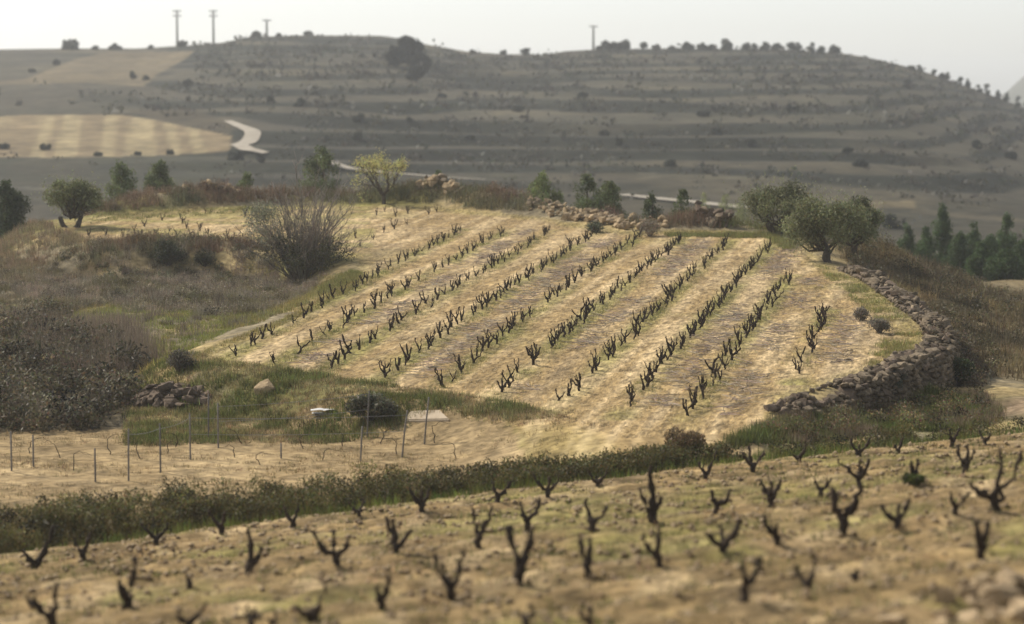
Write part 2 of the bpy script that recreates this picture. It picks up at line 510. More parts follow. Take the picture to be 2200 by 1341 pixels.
fld = mixc(fld, OLIVE * 1.1, sstep(-1.6, -.1, DS - 6 * ext + 1.2 * (n1 - .5)) * .5)
ulf = sstep(118, 124, GY) * (PX < 800)
fld = mixc(fld, OLIVE * 1.5, ulf * sstep(.42, .62, fbm(GX / 4, GY / 1.2, 87)) * .6)
# foreground vineyard
frow = np.cos(2 * np.pi * SS / 2.25)
fg = mixc(np.broadcast_to(SAND * .78, C.shape), SANDHI * .85, sstep(.5, .68, fbm(GX / 1.1, GY / 2.2, 88, 3)) * .8)
fg = mixc(fg, SOIL, sstep(.45, .62, n2) * .7)
fg = mixc(fg, OLIVE * 1.15, sstep(.47, .62, n1) * .65)
fg = mixc(fg, SANDHI, sstep(.2, 1, -frow) * sstep(.3, .55, n3) * .6)
fg = mixc(fg, SOIL * 1.1, sstep(.3, 1, frow) * sstep(.35, .6, n1) * .5)  # darker bands along the rows: furrow shadow painted into the soil colour
# trellis field
TREL_PX = [(-60, 927), (450, 916), (870, 906), (960, 900), (1060, 925), (1240, 948), (1330, 985), (1000, 1060), (-80, 1190)]
TREL = [flat(a, b, -1.0) for a, b in TREL_PX]
tr_d = sdist(GX, GY, TREL)
trl = mixc(np.broadcast_to(np.array([.3, .22, .115]), C.shape), SANDHI * .85, sstep(.5, .75, n1) * .4)
trl = mixc(trl, SOIL * 1.1, sstep(.5, .7, n2) * .4)
ext = sstep(1050, 1200, PX) * (1 - sstep(1560, 1680, PX)) * (GY < 75)
wf = 1 - sstep(-.25, .15, DS - 4.5 * ext + .5 * (n2 - .5))
wF = sstep(-.1, .5, SS)
wT = (1 - sstep(-.2, .3, tr_d)) * (1 - wF)
C = mixc(rough, fld, wf); C = mixc(C, trl, wT * (1 - wf)); C = mixc(C, fg, wF)
# right flank of dry grass
wr = sstep(15, 19, GX) * sstep(84, 95, GY) * (GY < 180) * (1 - wf)
C = mixc(C, lerp(np.array([.2, .155, .08]), np.array([.1, .08, .048]), n1[..., None]), wr * .85)
wb_ = in_poly(PX, PY, [(-300, 690), (120, 690), (230, 735), (300, 800), (290, 860), (262, 922), (-300, 935)]) & (GY < 110)
C = mixc(C, [.085, .07, .045], wb_ * .9)
# pale bare earth patch beyond the wall, bottom right
wp = sstep(.2, .6, 1 - np.hypot((GX - 19.5) / 6, (GY - 78) / 5)) * (1 - wF)
C = mixc(C, [.24, .175, .11], wp)
# hillside
hill = np.broadcast_to(np.array([.15, .125, .095]), C.shape)
h1 = fbm(GX / 26, GY / 40, 90, 4); h2 = fbm(GX / 9, GY / 14, 91, 3)
hill = mixc(hill, [.235, .19, .13], sstep(.5, .72, h1) * .7)
hill = mixc(hill, [.10, .095, .065], sstep(.5, .7, h2) * .45)
hill = mixc(hill, [.04, .042, .03], np.clip(BANK * 1.7, 0, 1) * sstep(.2, .45, fbm(GX / 40, GY / 40, 92)))
def cover(poly, col, k=1.0, hi=None, stripes=0):
    global hill
    m = (in_poly(PX, PY, poly) & (GY > 200)).astype(float) * k
    c = np.broadcast_to(np.asarray(col), C.shape)
    if hi is not None:
        w = vnoise((GX + .165 * GY) / stripes, GY / 300., 95) if stripes else h2
        c = mixc(c, hi, sstep(.4, .6, w))
    hill = hill * (1 - m[..., None]) + c * m[..., None]
BROWN_FIELD = [(-200, 262), (60, 247), (260, 246), (330, 258), (420, 276), (492, 291), (498, 322), (380, 333), (180, 338), (-200, 338)]
cover([(-100, 186), (60, 168), (160, 128), (230, 112), (420, 110), (400, 125), (330, 165), (310, 186), (180, 178)], [.34, .255, .17], .9, [.29, .22, .15])
cover(BROWN_FIELD, [.5, .36, .23], 1, [.74, .56, .35], 1.9)
cover([(-100, 340), (500, 334), (560, 345), (400, 420), (-100, 400)], [.10, .1, .065], .7, [.15, .13, .09])
cover([(270, 236), (400, 234), (500, 262), (500, 290), (420, 272), (330, 256)], [.15, .115, .075], .9)
cover([(1860, 432), (1968, 432), (1972, 446), (1870, 448)], [.42, .32, .2], .9)
cover([(1960, 446), (2200, 470), (2200, 480), (1960, 458)], [.3, .24, .17], .6)
cover([(0, 398), (160, 408), (160, 413), (0, 404)], [.4, .36, .3], .7)
cover([(1370, 372), (1700, 378), (1700, 386), (1370, 382)], [.28, .24, .18], .7)
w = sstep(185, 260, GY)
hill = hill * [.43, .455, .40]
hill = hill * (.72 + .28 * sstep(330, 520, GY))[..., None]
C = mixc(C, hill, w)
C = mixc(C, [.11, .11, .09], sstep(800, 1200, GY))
# split the sheet by land cover
NY, NX = GX.shape
def cavg(A): return .25 * (A[:-1, :-1] + A[1:, :-1] + A[:-1, 1:] + A[1:, 1:])
cDS, cSS, cT, cY = cavg(DS), cavg(SS), cavg(tr_d), cavg(GY)
reg = np.zeros(cDS.shape, int)                     # 0 rough ground
reg[cY > 170] = 4
reg[(cDS < 0) & (cY < 170)] = 1
reg[(cT < 0) & (reg == 0)] = 3
reg[(cSS > 0) & (cY < 90)] = 2
IDX = np.arange(NY * NX).reshape(NY, NX)
quads = np.stack([IDX[:-1, :-1], IDX[:-1, 1:], IDX[1:, 1:], IDX[1:, :-1]], -1)
V_ALL = np.stack([GX, GY, GZ], -1).reshape(-1, 3); C_ALL = C.reshape(-1, 3)
for k, (nm, mt, lab) in enumerate([('rough_ground', M_ROUGH, 'rough heath and bank ground around the vineyards'),
                                   ('vineyard_ground', M_FIELD, 'sandy straw-coloured vineyard ground on the plateau'),
                                   ('foreground_field', M_FORE, 'cloddy foreground vineyard ground'),
                                   ('trellis_field', M_TREL, 'bare brown soil of the low trellis plot'),
                                   ('hillside', M_HILL, 'terraced hazy hillside across the valley')]):
    q = quads[reg == k].reshape(-1, 4)
    used, inv = np.unique(q, return_inverse=True)
    mb = MB(); mb.add(V_ALL[used], None, inv.reshape(-1, 4), C_ALL[used])
    tag(mb.build(nm, mt, None, True), lab, None, None, 'structure')

HAZE = 0.00028
# ================================================================== ROADS (chalk tracks across the valley)
def ribbon(name, pts_px, widths, mat, label, lift=0.25):
    P = np.array(hits(pts_px)); n = 24
    t = np.linspace(0, len(P) - 1, n * (len(P) - 1) + 1)
    X = np.interp(t, range(len(P)), P[:, 0]); Y = np.interp(t, range(len(P)), P[:, 1]); W = np.interp(t, range(len(P)), widths)
    ker = np.ones(13) / 13
    Xp = np.convolve(np.pad(X, 6, 'edge'), ker, 'valid'); Yp = np.convolve(np.pad(Y, 6, 'edge'), ker, 'valid')
    tx, ty = np.gradient(Xp), np.gradient(Yp); L = np.hypot(tx, ty) + 1e-9
    nx, ny = ty / L, -tx / L
    rows = []
    for k in np.linspace(-.5, .5, 5):
        x = Xp + nx * W * k; y = Yp + ny * W * k
        rows.append(np.stack([x, y, ground(x, y) + lift], 1))
    z = np.max([r[:, 2] for r in rows], 0)
    for r_ in rows: r_[:, 2] = lerp(r_[:, 2], z, .6)
    V = np.stack(rows, 1); m, k = V.shape[:2]
    I = np.arange(m * k).reshape(m, k)
    q = np.stack([I[:-1, :-1], I[:-1, 1:], I[1:, 1:], I[1:, :-1]], -1).reshape(-1, 4)
    mb = MB(); mb.add(V.reshape(-1, 3), None, q); o = mb.build(name, mat, None, True)
    return tag(o, label, None, None, 'structure')
ribbon('road', [(488, 262), (515, 274), (545, 288), (538, 302), (512, 314), (525, 326), (575, 334)], [1.6, 2.2, 2.8, 3.0, 3.0, 2.4, 1.6], M_ROAD, 'pale winding chalk track beside the ploughed field')
ribbon('valley_road', [(640, 345), (740, 365), (830, 374), (950, 384), (1050, 389)], [.7, 1.6, 2.2, 1.6, .7], M_ROAD, 'thin pale track crossing the valley floor behind the trees')
ribbon('valley_road', [(1330, 421), (1420, 431), (1500, 439), (1600, 450), (1700, 458)], [2.2, 2.6, 3.0, 3.2, 3], M_ROAD, 'pale valley track passing behind the right-hand olives')

# ================================================================== VINES
def gnarl(p0, p1, n, wob, r, bend=None):
    """crooked polyline from p0 to p1"""
    p0 = np.asarray(p0, float); p1 = np.asarray(p1, float)
    t = np.linspace(0, 1, n)[:, None]
    P = p0 * (1 - t) + p1 * t
    if bend is not None: P = P + np.asarray(bend) * (4 * t * (1 - t))
    L = np.linalg.norm(p1 - p0)
    P[1:-1] += r.normal(size=(n - 2, 3)) * wob * L
    return P

def vine_parts(tips, fork, r, thick=1.0, seg=7):
    """meshes of one pruned bush vine: (trunk mesh, [arm meshes]); tips in metres from the base"""
    mb = MB(); fork = np.asarray(fork, float)
    P = gnarl((0, 0, -.12), fork, 5, .05, r)
    R = np.array([.085, .07, .062, .066, .07]) * thick * r.uniform(.9, 1.15, 5)
    tube(mb, P, R, 7, wob=.13, seed=int(r.integers(1e6)))
    tm = mb.mesh('trunk', M_BARK, True)
    arms = []
    for tp in tips:
        tp = np.asarray(tp, float); out = tp - fork; L = np.linalg.norm(out)
        side = np.array([out[0], out[1], 0.0]); sl = np.linalg.norm(side)
        bend = (side / (sl + 1e-6)) * min(.045, .2 * sl) + np.array([0, 0, -.045 * L])
        A = gnarl(fork - out * .06, tp, seg, .035, r, bend)
        tr = np.linspace(0, 1, seg)
        R = (lerp(.058, .026, tr) * (1 + .3 * r.normal(size=seg))) * thick
        R[-1] *= r.uniform(.9, 1.5)
        m2 = MB(); tube(m2, A, np.clip(R, .014, .1), 6, wob=.12, seed=int(r.integers(1e6)))
        # short pruned spur
        if r.random() < .75:
            k = int(r.integers(3, seg - 1)); d = r.normal(size=3) * .07; d[2] = abs(d[2]) + .03
            tube(m2, [A[k], A[k] + d * .6, A[k] + d], np.array([.02, .016, .011]) * thick, 4, seed=1)
        arms.append(m2.mesh('arm', M_BARK, True))
    return tm, arms

def put_vine(proto, x, y, z, rz, scale, label, group, tiltv=(0, 0)):
    tm, arms = proto
    e = empty('grape_vine', (x, y, z), rz); e.scale = (scale,) * 3
    e.rotation_euler = (tiltv[0], tiltv[1], rz)
    for nm, me in [('trunk', tm)] + [('arm', a) for a in arms]:
        o = bpy.data.objects.new(nm, me); COL.objects.link(o); o.parent = e
    return tag(e, label, 'vine', group)

# --- the ten rows on the plateau
vr = np.random.default_rng(5)
def proto_vine(r):
    k = int(r.choice([2, 2, 3, 3, 3, 4])); a0 = r.uniform(0, 6.28)
    fork = np.array([r.normal(0, .06), r.normal(0, .06), r.uniform(.16, .34)])
    tips = []
    for i in range(k):
        a = a0 + i * 6.283 / k + r.normal(0, .35); rad = r.uniform(.1, .36)
        tips.append(fork + np.array([math.cos(a) * rad, math.sin(a) * rad, r.uniform(.32, .66)]))
    return vine_parts(tips, fork, r, r.uniform(.7, 1.05))
PROTO = [proto_vine(vr) for _ in range(44)]
cand = []
for ri, (a, b) in enumerate(ROWS):
    L = math.hypot(b[0] - a[0], b[1] - a[1]); t = 0.0; k = 0
    while t < L:
        f = t / L
        skip = (k > 0 and vr.random() < .07) or (ri == 4 and .335 < f < .40) or (ri == 0 and .12 < f < .17) or (ri == 1 and .50 < f < .56) or (ri == 7 and .02 < f < .045)
        if not skip:
            cand.append([ri, t, a[0] + (b[0] - a[0]) * f + vr.normal(0, .1), a[1] + (b[1] - a[1]) * f + vr.normal(0, .12)])
        t += vr.uniform(.82, 1.12) * (1.2 if ri < 3 else 1.0); k += 1

FORE = [(70, 1226, [(-15, -47), (44, -95)]), (178, 1202, [(-17, -50), (17, -60)]), (338, 1172, [(-32, -47), (22, -47)]),
        (478, 1148, [(-28, -50), (7, -50)]), (632, 1135, [(-20, -47), (10, -50)]), (726, 1217, [(-57, -77), (-8, -77), (24, -62)]),
        (535, 1229, [(-2, -94), (25, -50)]), (274, 1308, [(-13, -67), (18, -111)]), (410, 1263, [(-8, -30)]),
        (124, 1347, [(-67, -64), (-44, -71), (2, -97)]), (668, 1334, [(-27, -37), (30, -77)]), (402, 1350, [(-17, -37), (35, -50)]),
        (538, 1354, [(-10, -46), (10, -46)]), (589, 1352, [(5, -38), (-9, -26)]), (774, 1110, [(-24, -32), (7, -39)]),
        (907, 1102, [(-25, -54), (-3, -54), (15, -50)]), (1066, 1079, [(-8, -44), (29, -44)]), (1177, 1072, [(-30, -50), (3, -47), (24, -50)]),
        (1283, 1045, [(-17, -34), (-2, -20), (20, -34)]), (1403, 1119, [(-29, -71), (-5, -118), (17, -54)]),
        (851, 1189, [(-22, -74), (-7, -71), (34, -54)]), (1026, 1173, [(-13, -84), (30, -87)]), (1130, 1143, [(-12, -67), (30, -71)]),
        (1117, 1251, [(-24, -118), (24, -108)]), (972, 1288, [(-40, -97), (-22, -80), (22, -104)]), (1268, 1139, [(-7, -64), (34, -54)]),
        (1265, 1234, [(-20, -84), (5, -77)]), (1419, 1217, [(-37, -71), (-5, -87)]), (819, 1312, [(-8, -54), (18, -80)]),
        (1130, 1348, [(-10, -22), (17, -41)]), (1271, 1347, [(-27, -40), (0, -50)]), (1515, 1029, [(-15, -37), (23, -64)]),
        (1618, 1015, [(-24, -44), (-10, -57), (24, -44)]), (1716, 992, [(-12, -14), (13, -40)]), (1843, 982, [(-15, -40), (3, -27), (25, -42)]),
        (1928, 973, [(-7, -17), (12, -32)]), (2045, 961, [(-8, -40), (17, -40)]), (2116, 955, [(-8, -27), (8, -27)]),
        (1850, 1046, [(-49, -60), (-3, -60), (14, -62)]), (1536, 1099, [(-8, -44), (32, -54)]), (1655, 1086, [(-20, -54), (0, -54), (20, -54)]),
        (1763, 1066, [(-12, -37), (24, -37)]), (2072, 1019, [(-18, -64), (7, -67), (17, -54)]), (2136, 1094, [(-54, -60), (10, -135), (57, -128)]),
        (1964, 1036, [(-10, -50), (7, -50)]), (1810, 1147, [(-24, -100), (34, -111)]), (1927, 1134, [(-34, -50), (2, -50), (28, -64)]),
        (2049, 1107, [(-8, -50), (27, -54)]), (1554, 1188, [(-40, -50), (-2, -57), (32, -74)]), (1675, 1171, [(-35, -67), (-10, -54)]),
        (2109, 1205, [(-20, -90), (10, -86)]), (1591, 1302, [(5, -104), (44, -98)]), (1737, 1269, [(-28, -54), (15, -64)]),
        (1837, 1251, [(5, -27), (-8, -15)])]
fh = np.array(hits([(p[0], p[1]) for p in FORE])); fs, fa = fore_s(fh[:, 0], fh[:, 1])
frow_i = np.clip(np.round((fs - fs.min()) / 2.9).astype(int), 0, 9)
remap = {v: i + 1 for i, v in enumerate(sorted(set(frow_i.tolist())))}
seen = {}
for j in np.lexsort((fh[:, 0], frow_i)):
    px, py, tips = FORE[j]; x, y = fh[j]; z = gz(x, y)
    m = math.hypot(y, CAMZ - z) / F
    r = np.random.default_rng(900 + int(j))
    mx = np.mean([t[0] for t in tips]); mn = min(-t[1] for t in tips); big = max(-t[1] for t in tips) * m
    fork = np.array([mx * m * .35, r.normal(0, .03), max(.10, min(.3, mn * m * .34))])
    T3 = [np.array([t[0] * m, r.normal(0, .12), -t[1] * m]) for t in tips]
    proto = vine_parts(T3, fork, r, 1.0 + .35 * (big > .85) if big > .5 else .8, 8)
    row = remap[int(frow_i[j])]; seen[row] = seen.get(row, 0) + 1
    arms = {1: 'single-armed', 2: 'two-armed', 3: 'three-armed'}[len(tips)]
    put_vine(proto, x, y, z, 0, 1, f'{arms} foreground vine, {ordw(seen[row])} from left in the {ordw(row)} row below the hedge', 'foreground vines')
cand.sort(key=lambda c: c[3])
NMID = 300 - len(FORE)
cnt = {}
mid = sorted(cand[:NMID], key=lambda c: (c[0], c[1]))
mz = ground(np.array([c[2] for c in cand]), np.array([c[3] for c in cand]))
zmap = {id(c): z for c, z in zip(cand, mz)}
MID_POS = []
for c in mid:
    cnt[c[0]] = cnt.get(c[0], 0) + 1
    put_vine(PROTO[int(vr.integers(len(PROTO)))], c[2], c[3], zmap[id(c)] - .02, vr.uniform(0, 6.28), vr.uniform(.58, .9) * float(np.interp(c[3], [70, 130], [1.0, .8])),
             f'{ordw(cnt[c[0]])} dark vine from the near end of the {ordw(c[0] + 1)} vineyard row from the left', 'vines in rows on the plateau',
             (vr.normal(0, .1), vr.normal(0, .1)))
# --- the smaller ones at the back of the plateau and in the upper-left plot: joined
def append_proto(mb, proto, x, y, z, rz, s):
    cr, sr = math.cos(rz), math.sin(rz)
    for me in [proto[0]] + list(proto[1]):
        V = np.empty(len(me.vertices) * 3, np.float32); me.vertices.foreach_get('co', V); V = V.reshape(-1, 3) * s
        V = np.stack([V[:, 0] * cr - V[:, 1] * sr + x, V[:, 0] * sr + V[:, 1] * cr + y, V[:, 2] + z], 1)
        T = [tuple(p.vertices) for p in me.polygons]
        mb.add(V, [t for t in T if len(t) == 3], [t for t in T if len(t) == 4])
mb = MB()
for c in cand[NMID:]:
    append_proto(mb, PROTO[int(vr.integers(len(PROTO)))], c[2], c[3], zmap[id(c)] - .02, vr.uniform(0, 6.28), vr.uniform(.5, .74))
tag(mb.build('far_vines', M_BARK, None, True), 'small dark vines closing the far ends of the plateau rows', 'vines', None, 'stuff')
UL = [(193, 508), (226, 506), (260, 511), (288, 498), (303, 512), (335, 508), (310, 486), (350, 474), (365, 498), (378, 510), (393, 480), (402, 492),
      (410, 505), (415, 521), (441, 460), (445, 504), (458, 520), (486, 508), (497, 522), (526, 466), (430, 497), (776, 530), (803, 516), (808, 463),
      (827, 458), (851, 466), (875, 460), (875, 483), (920, 461), (849, 494), (826, 500), (940, 456), (765, 512)]
mb = MB()
for (px, py), (x, y) in zip(UL, hits(UL)):
    append_proto(mb, PROTO[int(vr.integers(len(PROTO)))], x, y, gz(x, y) - .03, vr.uniform(0, 6.28), vr.uniform(.5, .74))
tag(mb.build('upper_plot_vines', M_BARK, None, True), 'scattered small vines in the upper-left plot around the bare bush', 'vines', None, 'stuff')

# ================================================================== STONES
def rock_mesh(name, r, mat, flatten=.55, pts=13):
    bm = bmesh.new()
    for _ in range(pts):
        d = r.normal(size=3); d /= np.linalg.norm(d)
        d = np.sign(d) * np.abs(d) ** .6 * r.uniform(.42, .52)
        bm.verts.new((d[0], d[1] * .8, d[2] * flatten))
    bmesh.ops.convex_hull(bm, input=bm.verts[:])
    for v in [v for v in bm.verts if not v.link_faces]: bm.verts.remove(v)
    me = bpy.data.meshes.new(name); bm.to_mesh(me); bm.free(); me.materials.append(mat)
    return me
sr = np.random.default_rng(77)
ROCK = [rock_mesh('stone', sr, M_STONE) for _ in range(10)]
DROCK = [rock_mesh('stone', sr, M_DSTONE) for _ in range(10)]
PROCK = [rock_mesh('stone', sr, M_PALE, .7, 16) for _ in range(8)]
def stone_child(parent, base, meshes, p, s, rz=None, tilt=.25, name='stone'):
    o = bpy.data.objects.new(name, meshes[int(sr.integers(len(meshes)))]); COL.objects.link(o); o.parent = parent
    o.location = (p[0] - base[0], p[1] - base[1], p[2] - base[2])
    o.scale = (s * sr.uniform(.8, 1.3), s * sr.uniform(.8, 1.2), s * sr.uniform(.7, 1.2))
    o.rotation_euler = (sr.normal(0, tilt), sr.normal(0, tilt), sr.uniform(0, 6.28) if rz is None else rz)
    return o
def add_rock(mb, meshes, p, s, rz, tilt=.25):
    me = meshes[int(sr.integers(len(meshes)))]
    V = np.empty(len(me.vertices) * 3, np.float32); me.vertices.foreach_get('co', V); V = V.reshape(-1, 3)
    V = V * (s * sr.uniform(.8, 1.3), s * sr.uniform(.8, 1.2), s * sr.uniform(.7, 1.2))
    R = np.array(Matrix.Rotation(rz, 3, 'Z') @ Matrix.Rotation(sr.normal(0, tilt), 3, 'X') @ Matrix.Rotation(sr.normal(0, tilt), 3, 'Y'))
    mb.add(V @ R.T + np.asarray(p), [tuple(q.vertices) for q in me.polygons])

# --- dry stone wall curving round the right end of the plateau
WALL_PX = [(1655, 884), (1720, 862), (1800, 832), (1870, 808), (1940, 782), (1985, 752), (2000, 728), (1985, 703), (1955, 676), (1915, 645), (1870, 613), (1830, 590), (1795, 574)]
WP = np.array([flat(a, b) for a, b in WALL_PX])
seg = np.hypot(*np.diff(WP, axis=0).T); cum = np.concatenate([[0], np.cumsum(seg)]); WL = cum[-1]
def wall_at(d):
    x = np.interp(d, cum, WP[:, 0]); y = np.interp(d, cum, WP[:, 1])
    x2 = np.interp(d + .4, cum, WP[:, 0]); y2 = np.interp(d + .4, cum, WP[:, 1])
    x1 = np.interp(d - .4, cum, WP[:, 0]); y1 = np.interp(d - .4, cum, WP[:, 1])
    tx, ty = x2 - x1, y2 - y1; L = math.hypot(tx, ty) + 1e-9
    return x, y, tx / L, ty / L
WALL_BASE = (float(WP[5, 0]), float(WP[5, 1]), gz(WP[5, 0] + .9, WP[5, 1]))
wall = tag(empty('dry_stone_wall', WALL_BASE), 'curved dry stone retaining wall round the right end of the plateau vineyard', 'stone wall')
core = MB(); prof = []
Wt = .95
for d in np.arange(0, WL, .5):
    x, y, tx, ty = wall_at(d); nx, ny = ty, -tx           # outward (to the right of the walk)
    zi = gz(x, y); zo = gz(x + nx * 1.6, y + ny * 1.6)
    hgt = (.08 + .1 * math.sin(d * .7) + .2 * vnoise(d / 1.7, 0., 12)) * min(1, .3 + d / 5)
    if 1.6 < d < 4.6: hgt -= .35
    top = zi + hgt
    prof.append((d, x, y, nx, ny, zi, zo, top))
    ring = [(x, y, zi - .3), (x, y, top - .12), (x + nx * Wt, y + ny * Wt, top - .14), (x + nx * (Wt + .25), y + ny * (Wt + .25), min(zo, zi) - .35)]
    core.add(np.array(ring) - WALL_BASE)
n = len(prof)
core.q.append(np.array([(4 * i + a, 4 * i + a + 1, 4 * i + a + 5, 4 * i + a + 4) for i in range(n - 1) for a in range(3)]))
core.build('core', M_DSTONE, wall)
spots = []
for i in range(n - 1):
    d, x, y, nx, ny, zi, zo, top = prof[i]
    for sub in (0, .25):
        rz = math.atan2(ny, nx) + math.pi / 2
        xs, ys_ = x - ny * sub, y + nx * sub
        for k in range(3):                                # cap stones
            w = (k + .5) / 3 * Wt + sr.normal(0, .05)
            spots.append((xs + nx * w, ys_ + ny * w, top - .03 + sr.normal(0, .05), float(np.clip(sr.lognormal(-.98, .38), .2, .85)), rz, True))
        hh = top - min(zo, zi)
        lv = int(hh / .2)
        for L_ in range(lv):                              # courses on the outer face
            zz = top - .16 - L_ * .2
            w = Wt + .02 + .25 * (top - zz) / max(hh, .3)
            if L_ * .2 < hh: spots.append((xs + nx * w, ys_ + ny * w, zz + sr.normal(0, .03), float(np.clip(sr.lognormal(-1.05, .3), .2, .7)), rz, False))
        if sub == 0: spots.append((xs - nx * .02, ys_ - ny * .02, zi + .08, sr.uniform(.25, .4), rz, True))
# those showing largest: near ones and caps, but spread over the whole wall
spots.sort(key=lambda s: -(s[3] * (1.0 if s[5] else .8) / s[1]))
vis = [s for s in spots if s[5] or (s[1] < 90 and s[0] < 17.5)]
rest = [s for s in spots if not (s[5] or (s[1] < 90 and s[0] < 17.5))]
for s in vis[:300]:
    stone_child(wall, WALL_BASE, ROCK if sr.random() < .7 else DROCK, s[:3], s[3], s[4] + sr.normal(0, .3), .16)
fill = MB()
for s in vis[300:] + rest:
    add_rock(fill, ROCK, np.array(s[:3]) - WALL_BASE, s[3], s[4] + sr.normal(0, .3), .16)
tag(fill.build('small_stones', M_STONE, wall), 'smaller packed stones of the wall', None, None, 'stuff')

def pile(name, label, poly_px, count, smin, smax, meshes, heap=.5, cat='rock pile'):
    P = np.array(hits(poly_px)); c = P.mean(0)
    base = (c[0], c[1], gz(*c)); e = tag(empty(name, base), label, cat)
    lo, hi = P.min(0), P.max(0); poly = [tuple(p) for p in P]; k = 0
    while k < count:
        q = sr.uniform(lo, hi)
        if not in_poly(q[:1], q[1:], poly)[0]: continue
        inner = np.clip(-sdist(q[:1], q[1:], poly)[0] / (.35 * min(hi - lo) + .01), 0, 1)
        s = sr.uniform(smin, smax)
        stone_child(e, base, meshes, (q[0], q[1], gz(*q) + s * .12 + heap * inner * sr.uniform(.2, 1)), s, None, .35)
        k += 1
    return e
pile('rock_pile', 'heap of dark brown boulders at the foot of the left bank', [(285, 862), (320, 838), (400, 832), (450, 850), (445, 872), (380, 880), (300, 880)], 110, .25, .6, DROCK, .55)
EDGE_BACK = [(230, 462), (400, 452), (550, 446), (800, 441), (950, 450), (1050, 461), (1180, 473), (1350, 500), (1450, 496), (1650, 502)]
def berm_pile(label, px0, px1, d0, d1, count, smin, smax, meshes, lift=.15):
    pc = (px0 + px1) / 2; yc = np.interp(pc, [e_[0] for e_ in EDGE_BACK], [e_[1] for e_ in EDGE_BACK]); X0, Y0 = flat(pc, yc); Y0 += (d0 + d1) / 2; X0 = (pc - 1100) / F * Y0
    base = (X0, Y0, gz(X0, Y0)); e = tag(empty('rubble_pile', base), label, 'rock pile')
    for k in range(count):
        u = float(np.clip(sr.normal(pc, (px1 - px0) / 3.6), px0, px1)); ye = np.interp(u, [e_[0] for e_ in EDGE_BACK], [e_[1] for e_ in EDGE_BACK]); _, Y = flat(u, ye)
        Y += sr.uniform(d0, d1); X = (u - 1100) / F * Y; s = sr.uniform(smin, smax)
        stone_child(e, base, meshes if sr.random() < .7 else ROCK, (X, Y, gz(X, Y) + s * .15 + lift * sr.uniform(0, 1)), s, None, .35)
berm_pile('long low heap of grey and tan rubble behind the middle rows', 1140, 1430, .3, 3.2, 210, .2, .6, PROCK, .3)
berm_pile('pale blocks on top of the berm behind the small pine', 900, 1000, 1.6, 3.2, 26, .45, 1.0, PROCK, .5)
berm_pile('stones poking out of the left berm beneath the pines', 400, 520, 1.6, 3.2, 26, .3, .6, PROCK, .45)
berm_pile('dark stone heap with pale cap left of the big olives', 1500, 1570, .6, 3, 46, .3, .8, DROCK, .7)
pile('rubble_pile', 'collapsed stones in the gap at the near end of the wall', [(1640, 890), (1680, 868), (1730, 862), (1735, 878), (1680, 895)], 24, .25, .6, DROCK, .15)
def boulder_mesh(r, mat):
    bm = bmesh.new(); bmesh.ops.create_icosphere(bm, subdivisions=3, radius=.5)
    pl = [(r.normal(size=3), r.uniform(.2, .37)) for _ in range(12)]
    pl = [(Vector(d / np.linalg.norm(d)), o) for d, o in pl]
    for v in bm.verts:
        for d, o in pl:
            k = v.co.dot(d)
            if k > o: v.co -= d * (k - o) * .9
        v.co += v.normal * float(r.normal(0, .008))
    me = bpy.data.meshes.new('boulder'); bm.to_mesh(me); bm.free(); me.materials.append(mat)
    return me
BOULD = [boulder_mesh(sr, M_PALE) for _ in range(6)]
def boulder(px, py, s, label, meshes=None, sc_=(1, 1, 1), name='boulder'):
    meshes = BOULD if meshes in (None, PROCK) else meshes
    x, y = hit(px, py); o = bpy.data.objects.new(name, meshes[int(sr.integers(len(meshes)))]); COL.objects.link(o)
    o.location = (x, y, gz(x, y) + s * .12 * sc_[2]); o.scale = (s * sc_[0], s * sc_[1], s * sc_[2]); o.rotation_euler = (sr.normal(0, .15), sr.normal(0, .15), sr.uniform(0, 6.28))
    return tag(o, label, 'rock')
boulder(570, 842, .8, 'tan boulder sitting in the green bank below the vineyard corner')
boulder(2150, 1300, .75, 'largest tan boulder at the bottom right corner', PROCK, (1.2, 1, .75))
boulder(2085, 1340, .5, 'tan boulder lowest in the bottom right rock cluster', PROCK, (1.3, 1, .7))
boulder(1920, 1338, .55, 'pale flat rock at the bottom edge left of the corner rocks', PROCK, (1.3, .9, .45))
boulder(2200, 1255, .5, 'pale rock cut by the right edge above the corner rocks', PROCK, (1.4, 1, .5))
pile('rubble_pile', 'scatter of angular tan rubble in the bottom right corner', [(2030, 1290), (2100, 1255), (2195, 1240), (2230, 1335), (2080, 1345), (1990, 1338)], 46, .16, .42, PROCK, .08)
boulder(1822, 776, .35, 'small grey stone lying in the grass inside the wall', ROCK)

# ================================================================== TREES
def crown(mb, centers, radii, n, L, W, base, r, amt=.22, hue=.08, up=.2, squash=.85):
    centers = np.asarray(centers, float); radii = np.asarray(radii, float)
    w = radii ** 2; k = r.choice(len(centers), n, p=w / w.sum())
    d = r.normal(size=(n, 3)); d /= np.linalg.norm(d, axis=1)[:, None]
    rad = radii[k] * r.uniform(.0, 1, n) ** .45
    P = centers[k] + d * rad[:, None] * [1, 1, squash]
    cl = np.asarray(base)[None] * (1 + amt * r.normal(size=(len(centers), 1)))
    cols = cl[k] * (1 + .2 * r.normal(size=(n, 1))) * (1 + hue * r.normal(size=(n, 3)))
    leaves(mb, P, L, W, np.clip(cols, .006, .6), r, up)

def lumpy(r, k, rx, ry, rz, cz, lo=-.6):
    """clump centres filling an ellipsoid shell"""
    out = []
    while len(out) < k:
        d = r.normal(size=3); d /= np.linalg.norm(d)
        if d[2] < lo: continue
        s = r.uniform(.45, .92)
        out.append((d[0] * rx * s, d[1] * ry * s, cz + d[2] * rz * s))
    return np.array(out)

